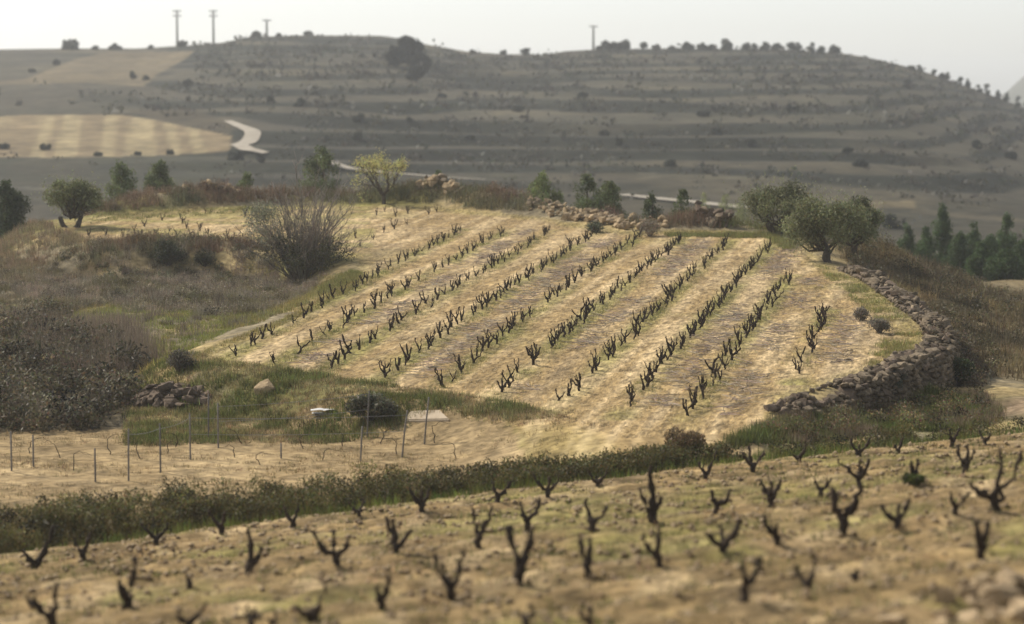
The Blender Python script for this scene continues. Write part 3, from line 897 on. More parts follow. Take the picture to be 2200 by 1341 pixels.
def olive(px, py, w, top, label, seed, trunks=1, lean=0., group='olive trees'):
    x, y = hit(px, py); z = gz(x, y); m = y / F; r = np.random.default_rng(seed)
    H = (py - top) * m; R = w * m / 2 * 1.14
    e = tag(empty('olive_tree', (x, y, z)), label, 'tree', group)
    cz = H * .57; rz = H * .45
    cs = lumpy(r, 24, R * 1.0, R * .9, rz * 1.02, cz, -.6) + [lean * m, 0, 0]
    rad = r.uniform(.2, .4, len(cs)) * R
    tb = MB(); fork = np.array([lean * m * .3, 0, H * .22])
    for t in range(trunks):
        off = np.array([(t - (trunks - 1) / 2) * .55, r.normal(0, .1), 0])
        tube(tb, gnarl(off + (0, 0, -.2), fork + off * 2.2, 5, .06, r), np.array([.30, .22, .19, .18, .17]) * R / 2.2, 8, wob=.1, seed=seed)
    for c in cs[:14]:
        b = fork + r.normal(size=3) * .05
        tube(tb, gnarl(b, lerp(b, c, .85), 6, .05, r, (0, 0, -.12 * R)), np.linspace(.10, .025, 6) * R / 2.2, 5, seed=seed)
    tb.build('trunk', M_TRUNK, e, True)
    cm = MB(); crown(cm, cs, rad, 11000, .18, .06, (.16, .17, .08), r, .3, .07, .35)
    sp = cs[r.integers(len(cs), size=1500)] + r.normal(size=(1500, 3)) * R * .27; 
    leaves(cm, sp, .2, .05, jit((.2, .21, .11), 1500, .2, .06, r), r, 1.2)
    cm.build('crown', M_FOL, e)
    return e
olive(152, 488, 112, 388, 'single round olive tree with leaning trunk on the far left of the upper plot', 201, 2, 4)
olive(1675, 503, 150, 400, 'two-stemmed olive tree at the back corner, left of the olive pair', 202, 2, 4)
olive(1838, 553, 125, 428, 'darker olive tree standing behind the front olive', 204, 1, -6)
olive(1776, 563, 165, 436, 'front olive tree with a short dark trunk above the wall end', 203, 1, 0)

def pine(px, base_y, top, w, label, seed, Y=None, col=(.115, .14, .058), n=3600, group='young pines behind the berm', drop=0, cat='tree', sh=1.0, pt=False):
    r = np.random.default_rng(seed); a, b = ray(px, top)
    if Y is None: x, Y = hit(px, base_y)
    x = a * Y; z = gz(x, Y); H = CAMZ + b * Y - z; m = Y / F; R = w * m / 2 * 1.32
    e = tag(empty('pine_tree', (x, Y, z)), label, cat, group)
    tb = MB(); tube(tb, gnarl((0, 0, -.2), (r.normal(0, .1), 0, H * .9), 7, .01, r), np.linspace(.14, .03, 7) * max(.5, H / 5), 6, seed=seed); tb.build('trunk', M_TRUNK, e, True)
    low = max(.12, 1 - (w * m * (3.6 if pt else 2.6)) / H)
    k = 46; t = np.sort(r.uniform(0, 1, k)) ** .9
    ang = r.uniform(0, 6.28, k)
    pr = R * sh * np.interp(t, [0, .15, .35, .7, 1], [.9, 1.05, .9, .45, .04] if pt else [.9, 1.05, 1.05, .78, .15]) * r.uniform(.35, 1.05, k)
    cs = np.stack([np.cos(ang) * pr * .8, np.sin(ang) * pr * .8, H * (low + (1 - low) * t * .97)], 1)
    rad = R * np.interp(t, [0, .5, 1], [.5, .44, .2]) * r.uniform(.75, 1.3, k)
    cm = MB(); crown(cm, cs, rad, int(n * 2.2), .22 * (R / 1.1) ** .5, .065 * (R / 1.1) ** .5, col, r, .25, .07, .8, 1.0)
    cm.build('crown', M_FOL, e)
    return e
PG = 'young pines behind the berm'
pine(262, 0, 345, 76, 'broad pine left of its twin behind the left berm', 301, 160)
pine(343, 0, 340, 70, 'rounded pine right of its twin behind the left berm', 302, 161)
pine(528, 0, 365, 52, 'small bushy pine behind the left berm beside the bare bush', 303, 158)
pine(470, 0, 393, 30, 'tiny shrubby pine top peeping over the left berm', 304, 158, n=1200)
pine(690, 0, 308, 74, 'tall pointed pine rising behind the bare bush', 305, 157)
pine(942, 0, 364, 30, 'tiny dark pine on the berm above the pale blocks', 306, 156, n=1400)
pine(886, 0, 384, 42, 'low grey-green bush right of the yellow willow', 307, 158, (.12, .13, .08), 1400, None, cat='bush')
pine(1163, 0, 365, 72, 'pointed pine standing alone behind the middle rows', 308, 154, (.145, .175, .06))
pine(1200, 0, 405, 36, 'low pine seedling at the right foot of the lone pointed pine', 309, 154, (.145, .175, .06), 1200)
pine(1262, 0, 374, 68, 'bushy pine, left of the pair above the rubble heap', 310, 150)
pine(1310, 0, 384, 58, 'bushy pine, right of the pair above the rubble heap', 311, 151)
pine(1400, 0, 410, 42, 'small pale pine between the pine pair and the round pine', 312, 146, (.08, .098, .045), 1800)
pine(1466, 0, 404, 48, 'small round pine nearest to the right-hand olives', 313, 146, (.075, .1, .034), 2200)
pine(12, 0, 390, 78, 'dark rounded tree cut by the left edge of the picture', 314, 142, (.045, .06, .025))
VG = 'pines in the valley on the right'
for i, (px, tp, w, Y) in enumerate(sorted([(1950, 492, 50, 188), (1990, 520, 46, 182), (2025, 478, 52, 186), (2062, 516, 50, 178), (2092, 506, 50, 188),
                                    (2128, 522, 54, 176), (2165, 505, 56, 184), (2198, 540, 60, 172), (2215, 508, 60, 190), (2110, 565, 50, 168), (2160, 572, 60, 166)])):
    pine(px, 0, tp - 18 - 14 * (i % 3), w * 1.15, f'dark valley pine below the right flank, {ordw(i + 1)} from the left', 330 + i, Y, (.05, .085, .026), 3800, VG, pt=True)

# --- pale willow just coming into leaf
def branchy(tb, p, d, L, R, depth, r, tips, sides=5, spread=.55, up=.15):
    q = p + d * L
    tube(tb, gnarl(p, q, 4, .05, r), np.linspace(R, R * .62, 4), sides, cap=(depth == 0), seed=int(r.integers(1e6)))
    if depth == 0:
        tips.append(q); return
    for _ in range(int(r.integers(2, 4))):
        nd = d + r.normal(size=3) * spread; nd[2] += up; nd /= np.linalg.norm(nd)
        branchy(tb, q, nd, L * r.uniform(.6, .85), R * .6, depth - 1, r, tips, max(3, sides - 1), spread, up)
    tips.append(q)
y = 150.5; x = ray(824, 414)[0] * y; r = np.random.default_rng(410); z = gz(x, y)
e = tag(empty('willow_tree', (x, y, z)), 'small spreading tree with thin yellow-green spring leaves behind the berm', 'tree')
tb = MB(); tips = []
tube(tb, [(0, 0, -.2), (.02, 0, .3), (0, 0, .55)], [.16, .13, .12], 7, seed=2)
for a in np.linspace(0, 6.28, 7)[:-1]:
    d = np.array([math.cos(a) * .75, math.sin(a) * .75, .85]); d /= np.linalg.norm(d)
    branchy(tb, np.array([0, 0, .5]), d, .95, .075, 4, r, tips, 5, .38, .22)
tb.build('trunk', M_TRUNK, e, True)
tips = np.array(tips); cm = MB()
P = np.repeat(tips, 6, 0) + r.normal(size=(len(tips) * 6, 3)) * .16
leaves(cm, P, .12, .06, jit((.46, .43, .15), len(P), .2, .08, r), r, .2)
cm.build('crown', M_FOL, e)
for i, (px, tp, Y, lab) in enumerate([(1512, 412, 232, 'pale yellow sapling by the valley track, left of three'), (1560, 413, 236, 'pale yellow sapling by the valley track, middle of three'), (1594, 420, 228, 'pale yellow sapling by the valley track, right of three')]):
    e = pine(px, 0, tp, 34, lab, 420 + i, Y, (.22, .24, .09), 900, 'saplings by the valley track')
    e.name = 'sapling'

# --- trees and bushes across the valley: one lumpy leaf crown each
def far_tree(px, base_y, w, h, label, seed, group, Y=None, col=(.035, .042, .022), name='hill_tree', cat='tree', n=800):
    r = np.random.default_rng(seed)
    if Y is None: x, Y = hit(px, base_y)
    else: x = ray(px, base_y)[0] * Y
    z = gz(x, Y); m = Y / F
    R = w * m / 2; H = h * m
    cs = lumpy(r, 9, R * .7, R * .7, H * .42, H * .42, -.9); rad = r.uniform(.4, .62, 9) * min(R, H * .6)
    mb = MB(); crown(mb, cs, rad, n, R * .35, R * .2, col, r, .2, .06, .2)
    tube(mb, [(0, 0, -.3), (0, 0, H * .4)], [R * .12, R * .06], 5, (.03, .025, .02))
    o = mb.build(name, M_FOL); o.location = (x, Y, z - H * .16)
    return tag(o, label, cat, group)
SKYL = [(153, 106, 34, 24), (205, 106, 18, 10), (250, 106, 24, 14), (322, 106, 18, 12), (395, 99, 22, 14), (555, 81, 16, 14), (597, 80, 18, 12), (667, 79, 22, 20),
        (1016, 113, 26, 12), (1083, 118, 14, 14), (1130, 121, 18, 18), (1285, 108, 16, 14), (1310, 107, 34, 22), (1338, 107, 34, 28), (1385, 107, 20, 22), (1410, 108, 16, 16),
        (1440, 108, 14, 16), (1480, 108, 24, 20), (1505, 108, 22, 24), (1530, 108, 20, 16), (1565, 108, 24, 24), (1600, 108, 24, 24), (1625, 109, 20, 18), (1645, 109, 22, 26),
        (1672, 110, 22, 24), (1698, 110, 24, 26), (1720, 111, 18, 22), (1742, 112, 18, 26), (1765, 113, 20, 16), (1790, 118, 30, 24)]
for i, (px, by, w, h) in enumerate(SKYL):
    far_tree(px + random.uniform(-4, 4), by, w * random.uniform(.9, 1.7), h * random.uniform(.75, 1.35), f'small hazy tree on the ridge skyline, {ordw(i + 1)} from the left', 500 + i, 'trees along the ridge skyline', 738, (.05, .052, .035) if i in (12, 13, 8) else (.035, .042, .022))
for i, (px, h) in enumerate([(1960, 16), (1975, 18), (2005, 24), (2022, 18), (2036, 26), (2062, 24), (2080, 28), (2104, 26), (2120, 34), (2145, 26), (2162, 28), (2186, 28), (2204, 28)]):
    by = np.interp(px, SKY_X, SKY_Y) + 3
    far_tree(px, by, 17, h * 1.15, f'dark cypress-like tree on the falling right ridge, {ordw(i + 1)} going down', 560 + i, 'trees down the right ridge', 735)
for i, (px, by, w, h, lab) in enumerate([(850, 142, 44, 60, 'dark tree, left of the tall clump on the left hilltop'), (882, 138, 64, 76, 'tallest dark tree of the clump on the left hilltop'),
                                         (902, 152, 46, 64, 'dark tree, right of the tall clump on the left hilltop'), (893, 174, 42, 44, 'lowest dark tree below the tall hilltop clump')]):
    far_tree(px, by, w, h, lab, 600 + i, 'clump on the left hilltop', None, (.016, .02, .013), n=5000)
HB = [(1175, 140, 24, 16), (285, 170, 18, 22), (312, 172, 26, 14), (70, 156, 22, 12), (122, 140, 20, 18), (405, 186, 32, 20), (645, 228, 40, 24), (582, 222, 22, 18), (770, 262, 30, 24),
      (768, 302, 24, 26), (1330, 312, 20, 28), (1440, 358, 30, 24), (1300, 292, 40, 18), (1540, 290, 30, 20), (1850, 358, 40, 22), (1620, 315, 44, 18), (1510, 250, 36, 16), (1115, 240, 26, 22),
      (1950, 190, 26, 24), (2100, 320, 50, 24), (1700, 240, 40, 18), (1250, 210, 30, 14), (1010, 300, 26, 14), (560, 348, 26, 18), (950, 210, 26, 14), (10, 320, 30, 16), (98, 322, 34, 18),
      (210, 335, 26, 12), (297, 334, 24, 12), (365, 332, 22, 14), (1916, 492, 46, 50), (1820, 330, 34, 18), (2170, 340, 40, 20), (700, 300, 22, 14), (880, 260, 30, 12), (510, 345, 50, 30)]
HBL = ['below the right-hand ridge saddle', 'in the upper-left tan field', 'beside its twin in the upper-left tan field', 'left of the upper-left tan field', 'above the left edge of the tan field',
       'under the tip of the upper-left tan field', 'in the middle of the left slope', 'left of the mid-slope bush', 'above the yellow willow', 'lower of two above the yellow willow',
       'upright on the centre slope above the pine pair', 'at the foot of the slope left of the olives', 'on a terrace left of the upright bush', 'on a terrace above the round pine', 'on the slope above the olives',
       'wide, mid-slope above the olive tops', 'on an upper terrace right of centre', 'on the slope above the lone pine', 'high under the falling right ridge', 'wide, on the far right slope',
       'on a terrace below the crest pines', 'below the bare ridge saddle', 'low on the slope above the lone pine', 'at the bend of the chalk track', 'under the hilltop clump', 'at the lower left corner of the ploughed field',
       'second along the lower edge of the ploughed field', 'third along the lower edge of the ploughed field', 'fourth along the lower edge of the ploughed field', 'at the right end of the ploughed field edge',
       'tall and bluish, right of the olives in the valley', 'above the right olives on a terrace', 'at the right edge of the slope', 'above the tall pine on the slope', 'under the left hilltop slope', 'beside the chalk track bend, large']
for i, ((px, by, w, h), l_) in enumerate(zip(HB, HBL)):
    far_tree(px, by, w, h, 'hazy dark bush ' + l_, 640 + i, 'bushes on the far slope', None, (.026, .032, .02), 'hill_bush', 'bush')

# --- power poles on the ridge
def pole(px, top, base_y, arms, label):
    Y = 740; a, b = ray(px, top); x = a * Y; z = gz(x, Y); H = CAMZ + b * Y - z
    e = tag(empty('power_pole', (x, Y, z)), label, 'power pole', 'poles on the ridge')
    mb = MB(); tube(mb, [(0, 0, -.5), (0, 0, H * .5), (0, 0, H)], [.42, .36, .28], 8); mb.build('pole', M_POST, e, True)
    for k in range(arms):
        mb = MB(); zz = H - .4 - k * 1.5; tube(mb, [(-1.3, 0, zz), (0, 0, zz + .05), (1.3, 0, zz)], [.14, .16, .14], 6); c = mb.build('crossarm', M_POST, e)
        for s in (-1.1, 0, 1.1):
            mb = MB(); tube(mb, [(s, 0, zz), (s, 0, zz + .3), (s, 0, zz + .55)], [.12, .16, .08], 6); mb.build('insulator', M_POST, c)
pole(380, 22, 97, 2, 'left pole of the tall pair on the left ridge')
pole(458, 22, 92, 2, 'right pole of the tall pair on the left ridge')
pole(573, 42, 80, 1, 'shorter fainter pole on the left hilltop')
pole(1275, 55, 106, 1, 'lone pole on the right-hand ridge')

# ================================================================== BUSHES
def bare_bush(px, py, w, top, label):
    x, y = hit(px, py); z = gz(x, y); m = y / F; r = np.random.default_rng(700); H = (py - top) * m; R = w * m / 2
    e = tag(empty('bare_bush', (x, y, z)), label, 'bush')
    sb = MB(); tw = MB()
    for i in range(125):
        a = r.uniform(0, 6.28); rr = R * np.sqrt(r.uniform(0, 1)); hh = H * (1 - .55 * (rr / R) ** 2) * r.uniform(.45, 1.02)
        b0 = np.array([math.cos(a) * rr * .22, math.sin(a) * rr * .22, -.1]); t0 = np.array([math.cos(a) * rr * .95, math.sin(a) * rr * .95, hh])
        P = gnarl(b0, t0, 7, .025, r, (0, 0, .12 * hh)); tube(sb, P, np.linspace(.034, .007, 7), 4, jit((.17, .145, .115), 1, .25, .06, r)[0], seed=i)
        for k in range(16):
            q = P[int(r.integers(2, 7))]; d = (t0 - b0) / np.linalg.norm(t0 - b0) + r.normal(size=3) * .5; d /= np.linalg.norm(d); L = r.uniform(.4, .95)
            mid_ = q + d * L * .5 + r.normal(size=3) * .04
            tube(tw, [q, mid_, q + d * L + (0, 0, .06)], [.010, .007, .004], 3, jit((.19, .162, .13), 1, .25, .06, r)[0], False, seed=i)
    sb.build('stems', M_DRY, e); tw.build('twigs', M_DRY, e)
    lf = MB(); cs = lumpy(r, 22, R * .8, R * .75, H * .26, H * .16, -.2)
    crown(lf, cs, r.uniform(.2, .36, 22) * R * .7, 5500, .13, .06, (.06, .06, .03), r, .25, .08)
    cs2 = lumpy(r, 8, R * .33, R * .4, H * .22, H * .5, -.9) + [-R * .55, 0, 0]
    crown(lf, cs2, np.full(8, R * .2), 3200, .12, .045, (.19, .195, .13), r, .15, .06)
    lf.build('leaves', M_FOL, e)
bare_bush(652, 594, 300, 352, 'big bare twiggy bush at the edge of the left heath')

def leafy_bush(px, py, w, h, label, seed, col, L=.13, n=2600, name='shrub', dry=None, group=None):
    x, y = hit(px, py); z = gz(x, y); m = y / F; r = np.random.default_rng(seed); R = w * m / 2; H = h * m
    e = tag(empty(name, (x, y, z)), label, 'bush', group)
    lf = MB(); cs = lumpy(r, 16, R * .72, R * .7, H * .42, H * .45, -.5)
    crown(lf, cs, r.uniform(.3, .48, 16) * min(R, H), n, L, L * .4, col, r, .25, .08, .5)
    lf.build('leaves', M_FOL, e)
    st = MB()
    for i in range(40):
        a = r.uniform(0, 6.28); rr = R * r.uniform(.1, 1); t = np.array([math.cos(a) * rr, math.sin(a) * rr, H * r.uniform(.5, 1.05)])
        tube(st, gnarl((0, 0, -.1), t, 4, .04, r), np.linspace(.02, .006, 4), 3, jit(dry or (.08, .06, .045), 1, .2, .05, r)[0], False, seed=i)
    st.build('stems', M_DRY, e)
    return e
leafy_bush(362, 570, 95, 56, 'dark bramble bush below the upper-left plot', 801, (.045, .05, .026))
leafy_bush(440, 572, 62, 36, 'smaller dark bramble right of the round one under the plot', 802, (.055, .055, .03), n=1500)
leafy_bush(385, 800, 80, 52, 'grey twiggy bush on the bank at the vineyard corner', 803, (.13, .115, .085), .1, 2200, dry=(.16, .13, .1))
leafy_bush(800, 902, 130, 56, 'grey-green spiky bush beside the pale slab', 804, (.1, .1, .065), .15, 3200)
leafy_bush(1276, 500, 60, 26, 'dark green bush in front of the rubble heap', 805, (.085, .1, .06), .11, 1300)
leafy_bush(1395, 508, 70, 36, 'grey-brown bush at the right end of the rubble heap', 806, (.2, .165, .12), .1, 1500, dry=(.22, .17, .12))
leafy_bush(1918, 836, 70, 46, 'grey-green bush growing against the wall face', 807, (.085, .095, .07), .12, 2200)
leafy_bush(2062, 830, 84, 70, 'dark green bush in the gully right of the wall', 808, (.05, .068, .026), .13, 2800)
leafy_bush(1470, 985, 108, 68, 'round rusty-brown bush at the right end of the hedge', 809, (.125, .085, .042), .12, 3800, dry=(.14, .09, .05))
leafy_bush(1960, 1040, 66, 22, 'low green clump around a foreground vine near the right edge', 810, (.075, .095, .02), .12, 900)
leafy_bush(1890, 715, 60, 34, 'pale grey dry bush inside the bend of the wall', 812, (.19, .17, .13), .09, 1500, dry=(.22, .19, .15))
leafy_bush(1850, 690, 44, 30, 'small dry grey bush on the grass inside the wall', 813, (.16, .14, .11), .09, 1000, dry=(.2, .17, .13))

# ================================================================== TRELLIS POSTS AND WIRES
POSTS = [(910, 955, 852, 12, 'leaning grey trellis post nearest the pale slab'), (862, 981, 880, 14, 'leaning grey trellis post left of the pale slab'), (788, 940, 838, 6, 'grey trellis post by the spiky bush'),
         (774, 989, 915, 5, 'short grey trellis post below the spiky bush'), (469, 963, 865, 0, 'tall trellis post right of the boulder heap'), (448, 941, 846, 1, 'trellis post just right of the boulder heap'),
         (409, 988, 886, 0, 'trellis post below the boulder heap'), (345, 1017, 908, 0, 'trellis post under the left end of the boulder heap'), (276, 1035, 919, 2, 'trellis post left of the boulder heap'),
         (205, 1036, 962, 0, 'short blurred trellis post in the left plot'), (72, 1002, 934, 0, 'blurred trellis post second from the left edge'), (25, 1014, 926, 0, 'blurred trellis post nearest the left edge'), (604, 986, 952, 0, 'stub of a trellis post in the middle of the low plot')]
PTOP = {}
for (px, py, top, lean, lab) in POSTS:
    x, y = hit(px, py); z = gz(x, y); m = y / F; H = (py - top) * m
    mb = MB(); tube(mb, [(0, 0, -.3), (lean * m * .5, 0, H * .5), (lean * m, 0, H)], [.028, .027, .025], 8, seed=int(px))
    o = mb.build('trellis_post', M_POST, None, True); o.location = (x, y, z); tag(o, lab, 'post', 'trellis posts')
    PTOP[px] = (np.array([x, y, z]), np.array([lean * m, 0, H]))
def wire(a, b, f, lab, sag=.06):
    p = PTOP[a][0] + PTOP[a][1] * f; q = PTOP[b][0] + PTOP[b][1] * f
    t = np.linspace(0, 1, 9)[:, None]; P = p * (1 - t) + q * t; P[:, 2] -= (4 * t * (1 - t))[:, 0] * sag
    mb = MB(); tube(mb, P - p, np.full(9, .007), 4); o = mb.build('trellis_wire', M_WIRE); o.location = p
    tag(o, lab, 'wire', 'trellis wires')
wire(469, 788, .93, 'upper wire strung from the tall post to the spiky bush')
wire(469, 788, .6, 'lower wire strung from the tall post to the spiky bush')
wire(409, 862, .9, 'upper wire running to the leaning post left of the slab')
wire(409, 862, .55, 'lower wire running to the leaning post left of the slab')
wire(276, 345, .9, 'wire between the two posts left of the boulder heap')
wire(345, 409, .9, 'wire below the boulder heap between two posts')
TV = [(235, 975), (160, 1010), (130, 985), (380, 960), (360, 975), (505, 985), (520, 955), (560, 1000), (650, 965), (690, 990), (735, 960), (820, 955), (850, 975), (935, 952), (980, 985), (300, 985), (60, 975)]
for i, ((px, py), (x, y)) in enumerate(zip(TV, hits(TV))):
    r = np.random.default_rng(1000 + i); mb = MB(); h = r.uniform(.3, .6)
    P = gnarl((0, 0, -.1), (r.normal(0, .1), 0, h), 5, .05, r); tube(mb, P, np.linspace(.018, .012, 5), 5, seed=i)
    tube(mb, gnarl(P[-1], P[-1] + (r.choice([-1, 1]) * r.uniform(.3, .6), 0, r.uniform(-.1, .12)), 5, .06, r, (0, 0, .08)), np.linspace(.010, .005, 5), 4, seed=i)
    o = mb.build('young_vine', M_BARK, None, True); o.location = (x, y, gz(x, y))
    order = sorted(range(len(TV)), key=lambda k: TV[k][0]).index(i) + 1
    tag(o, f'thin trained young vine in the trellis plot, {ordw(order)} from the left', 'vine', 'young trellis vines')
# pale slab and a scrap of white sheeting at the bank foot
sp = np.array(hits([(868, 908), (882, 888), (945, 886), (966, 906)])); c = sp.mean(0)
bm = bmesh.new(); zz = gz(*c)
lo_ = [bm.verts.new((p[0] - c[0], p[1] - c[1], gz(*p) - zz - .1)) for p in sp]; hi_ = [bm.verts.new((p[0] - c[0], p[1] - c[1], gz(*p) - zz + .09)) for p in sp]
bm.faces.new(hi_); bm.faces.new(lo_[::-1])
for i in range(4): bm.faces.new((lo_[i], lo_[(i + 1) % 4], hi_[(i + 1) % 4], hi_[i]))
bmesh.ops.recalc_face_normals(bm, faces=bm.faces[:]); bmesh.ops.bevel(bm, geom=bm.edges[:], offset=.03, segments=2, affect='EDGES')
me = bpy.data.meshes.new('stone_slab'); bm.to_mesh(me); bm.free(); me.materials.append(M_SLAB)
o = bpy.data.objects.new('stone_slab', me); COL.objects.link(o); o.location = (c[0], c[1], zz); tag(o, 'flat pale slab at the foot of the bank by the leaning posts', 'slab')
x, y = hit(697, 889); mb = MB(); k = 9
U, Vv = np.meshgrid(np.linspace(-.5, .5, 13), np.linspace(-.3, .3, 7)); Zs = .1 + .16 * fbm(U * 5 + 3, Vv * 6, 44) - .25 * np.abs(U) ** 2
I = np.arange(91).reshape(7, 13)
mb.add(np.stack([U * (1 + .2 * fbm(U * 3, Vv * 3, 4)), Vv, Zs], -1).reshape(-1, 3), None, np.stack([I[:-1, :-1], I[:-1, 1:], I[1:, 1:], I[1:, :-1]], -1).reshape(-1, 4))
mb.add(np.stack([U * 1.02, Vv * 1.02, Zs * 0 - .05], -1).reshape(-1, 3), None, np.stack([I[:-1, :-1], I[1:, :-1], I[1:, 1:], I[:-1, 1:]], -1).reshape(-1, 4))
o = mb.build('plastic_sheet', M_WHITE, None, True); o.scale = (.8, .6, .55); o.location = (x, y, gz(x, y) + .06); tag(o, 'crumpled white plastic sheet on the green bank', 'sheet')

# ================================================================== GROUND COVER (uncountable)
gr = np.random.default_rng(31)
def sample(poly_px, n, zf=None):
    P = [flat(a, b, zf) for a, b in poly_px] if zf is not None else hits(poly_px)
    A = np.array(P); lo, hi = A.min(0), A.max(0)
    area = .5 * abs(np.dot(A[:, 0], np.roll(A[:, 1], 1)) - np.dot(A[:, 1], np.roll(A[:, 0], 1)))
    k = int(n * (hi - lo).prod() / max(area, 1e-3)) + 10
    q = gr.uniform(lo, hi, (k, 2)); q = q[in_poly(q[:, 0], q[:, 1], P)][:n]
    return q
def with_z(q, dz=0.0):
    return np.concatenate([q, (ground(q[:, 0], q[:, 1]) + dz)[:, None]], 1)

# heath on the left: grey-purple dwarf shrubs over dry grass
mb = MB()
hp = [(-80, 570), (160, 560), (330, 565), (560, 570), (700, 600), (660, 645), (560, 690), (460, 690), (330, 672), (200, 655), (-80, 690)]
q = sample(hp, 1500, -.7); k = fbm(q[:, 0] / 2.2, q[:, 1] / 2.2, 101) > .36
P = with_z(q[k], -.05); hc = lerp(np.array([.27, .225, .165]), np.array([.17, .15, .075]), sstep(.45, .65, fbm(P[:, 0] / 1.7, P[:, 1] / 1.7, 102))[:, None])
tufts(mb, P, 75, gr.uniform(.25, .62, len(P)), .03, hc, .85, .3, .06, gr, .75)
kb = gr.choice(len(P), min(620, len(P)), False); rb = gr.uniform(.2, .5, len(kb))
crown(mb, P[kb] + np.stack([0 * rb, 0 * rb, rb * .5], 1), rb, 52000, .1, .04, (.2, .168, .115), gr, .42, .07, .6, .7)
hp2 = [(-80, 690), (200, 655), (330, 672), (470, 690), (600, 680), (470, 735), (300, 730), (-80, 780)]
q = sample(hp2, 140, -.5); P = with_z(q, -.05); tufts(mb, P, 75, gr.uniform(.2, .5, len(P)), .03, (.2, .165, .125), .85, .3, .06, gr, .75)
tag(mb.build('heath_shrubs', M_DRY), 'grey-brown heather-like scrub covering the left slope', 'scrub', None, 'stuff')
mb = MB()
q = sample([(-80, 640), (200, 640), (480, 670), (640, 660), (470, 738), (395, 775), (330, 800), (-80, 830)], 5200, -.6); P = with_z(q)
c = lerp(np.array([.36, .29, .11]), np.array([.21, .225, .06]), sstep(.4, .6, fbm(q[:, 0] / 2.5, q[:, 1] / 2.5, 103))[:, None])
tufts(mb, P, 12, gr.uniform(.1, .26, len(P)), .028, c, .7, .2, .06, gr, 1.2)
q = sample([(480, 560), (700, 575), (780, 600), (640, 665), (560, 690), (470, 700)], 2200, -.1); P = with_z(q)
tufts(mb, P, 12, gr.uniform(.12, .3, len(P)), .028, (.23, .21, .08), .6, .25, .08, gr, 1.0)
q = sample([(700, 600), (750, 578), (778, 588), (765, 602), (715, 622), (680, 628)], 600, 0); P = with_z(q)
tufts(mb, P, 14, gr.uniform(.08, .2, len(P)), .03, (.17, .175, .055), .7, .2, .06, gr, 1.0)
# edges of the sandy field
q = sample([(395, 770), (600, 686), (720, 622), (772, 590), (790, 592), (735, 632), (600, 700), (470, 745), (400, 782)], 1500, 0); q = q[gr.random(len(q)) < .6]; P = with_z(q)
tufts(mb, P, 9, gr.uniform(.06, .18, len(P)), .025, (.26, .22, .08), .8, .25, .08, gr, 1.2)
tag(mb.build('heath_grass', M_FOL), 'dry yellow-green grass between the heath and the sandy field', 'grass', None, 'stuff')

# green bank between vineyard corner and trellis plot
mb = MB()
q = sample([(270, 800), (395, 778), (480, 802), (650, 824), (850, 856), (1000, 874), (1120, 896), (1240, 930), (1060, 925), (960, 902), (870, 908), (450, 918), (260, 922)], 7500, -.4); P = with_z(q)
nz = sstep(.38, .6, fbm(q[:, 0] / 1.3, q[:, 1] / 1.3, 105))[:, None]
tufts(mb, P, 12, gr.uniform(.08, .3, len(P)) * (1 - .4 * nz[:, 0]), .03, lerp(np.array([.125, .135, .042]), np.array([.27, .225, .11]), nz), .7, .35, .1, gr, 1.1)
tag(mb.build('bank_grass', M_FOL), 'green and straw grass on the bank below the vineyard', 'grass', None, 'stuff')
# dark bramble mass at lower left
mb = MB()
q = sample([(-120, 700), (120, 690), (230, 740), (300, 800), (290, 860), (260, 915), (-120, 935)], 150, -.9); P = with_z(q)
cs = P + np.stack([0 * q[:, 0], 0 * q[:, 0], gr.uniform(.1, .5, len(q))], 1)
crown(mb, cs, gr.uniform(.45, .95, len(cs)), 42000, .18, .08, (.1, .085, .052), gr, .45, .1, .4)
q = sample([(40, 700), (230, 700), (330, 770), (270, 800), (60, 790)], 260, -.8); P = with_z(q)
tufts(mb, P, 40, gr.uniform(.6, 1.2, len(P)), .03, (.2, .16, .115), .45, .2, .05, gr, .8)
tag(mb.build('bramble_thicket', M_FOL), 'dark tangled bramble thicket on the lower left bank', 'thicket', None, 'stuff')
# dark scrub bank under the upper-left plot
mb = MB()
q = sample([(120, 545), (330, 545), (520, 548), (560, 570), (500, 590), (330, 575), (160, 572)], 120, -.4); P = with_z(q)
crown(mb, P + np.stack([0 * q[:, 0], 0 * q[:, 0], gr.uniform(0, .15, len(q))], 1), gr.uniform(.2, .42, len(q)), 11000, .14, .06, (.12, .11, .06), gr, .3, .1, .4)
q = sample([(-60, 510), (80, 500), (190, 548), (330, 555), (160, 590), (-60, 600)], 900, -.8); P = with_z(q)
tufts(mb, P, 26, gr.uniform(.2, .5, len(P)), .035, (.22, .175, .105), .5, .25, .08, gr, .9)
tag(mb.build('plot_bank_scrub', M_FOL), 'dark scrub on the bank below the upper-left plot', 'scrub', None, 'stuff')

# brown scrub on the berm behind the fields
mb = MB()
bx = []
while len(bx) < 1500:
    u = gr.uniform(150, 1720, 4000); Y = gr.uniform(122, 156, 4000); X = (u - 1100) / F * Y
    d = sdist(X, Y, PLATEAU); a = np.interp(u, BERM_X, BERM_A)
    ok = (d > .5) & (d < 5.5) & (gr.random(4000) < a / 1.4) & ~((u > 1130) & (u < 1430) & (d < 3.6) & (gr.random(4000) < .88))
    bx += list(zip(X[ok], Y[ok], u[ok]))
bx = np.array(bx[:1500]); P = with_z(bx[:, :2], -.05)
bc = lerp(np.array([.2, .135, .085]), np.array([.15, .145, .075]), sstep(.45, .65, fbm(P[:, 0] / 3, P[:, 1] / 3, 111))[:, None])
bc = np.where((bx[:, 2] > 1560)[:, None], np.array([.17, .17, .065]), bc)
tufts(mb, P, 34, gr.uniform(.4, .85, len(P)), .04, bc, .6, .25, .07, gr, .9)
k = gr.choice(len(P), 260, False)
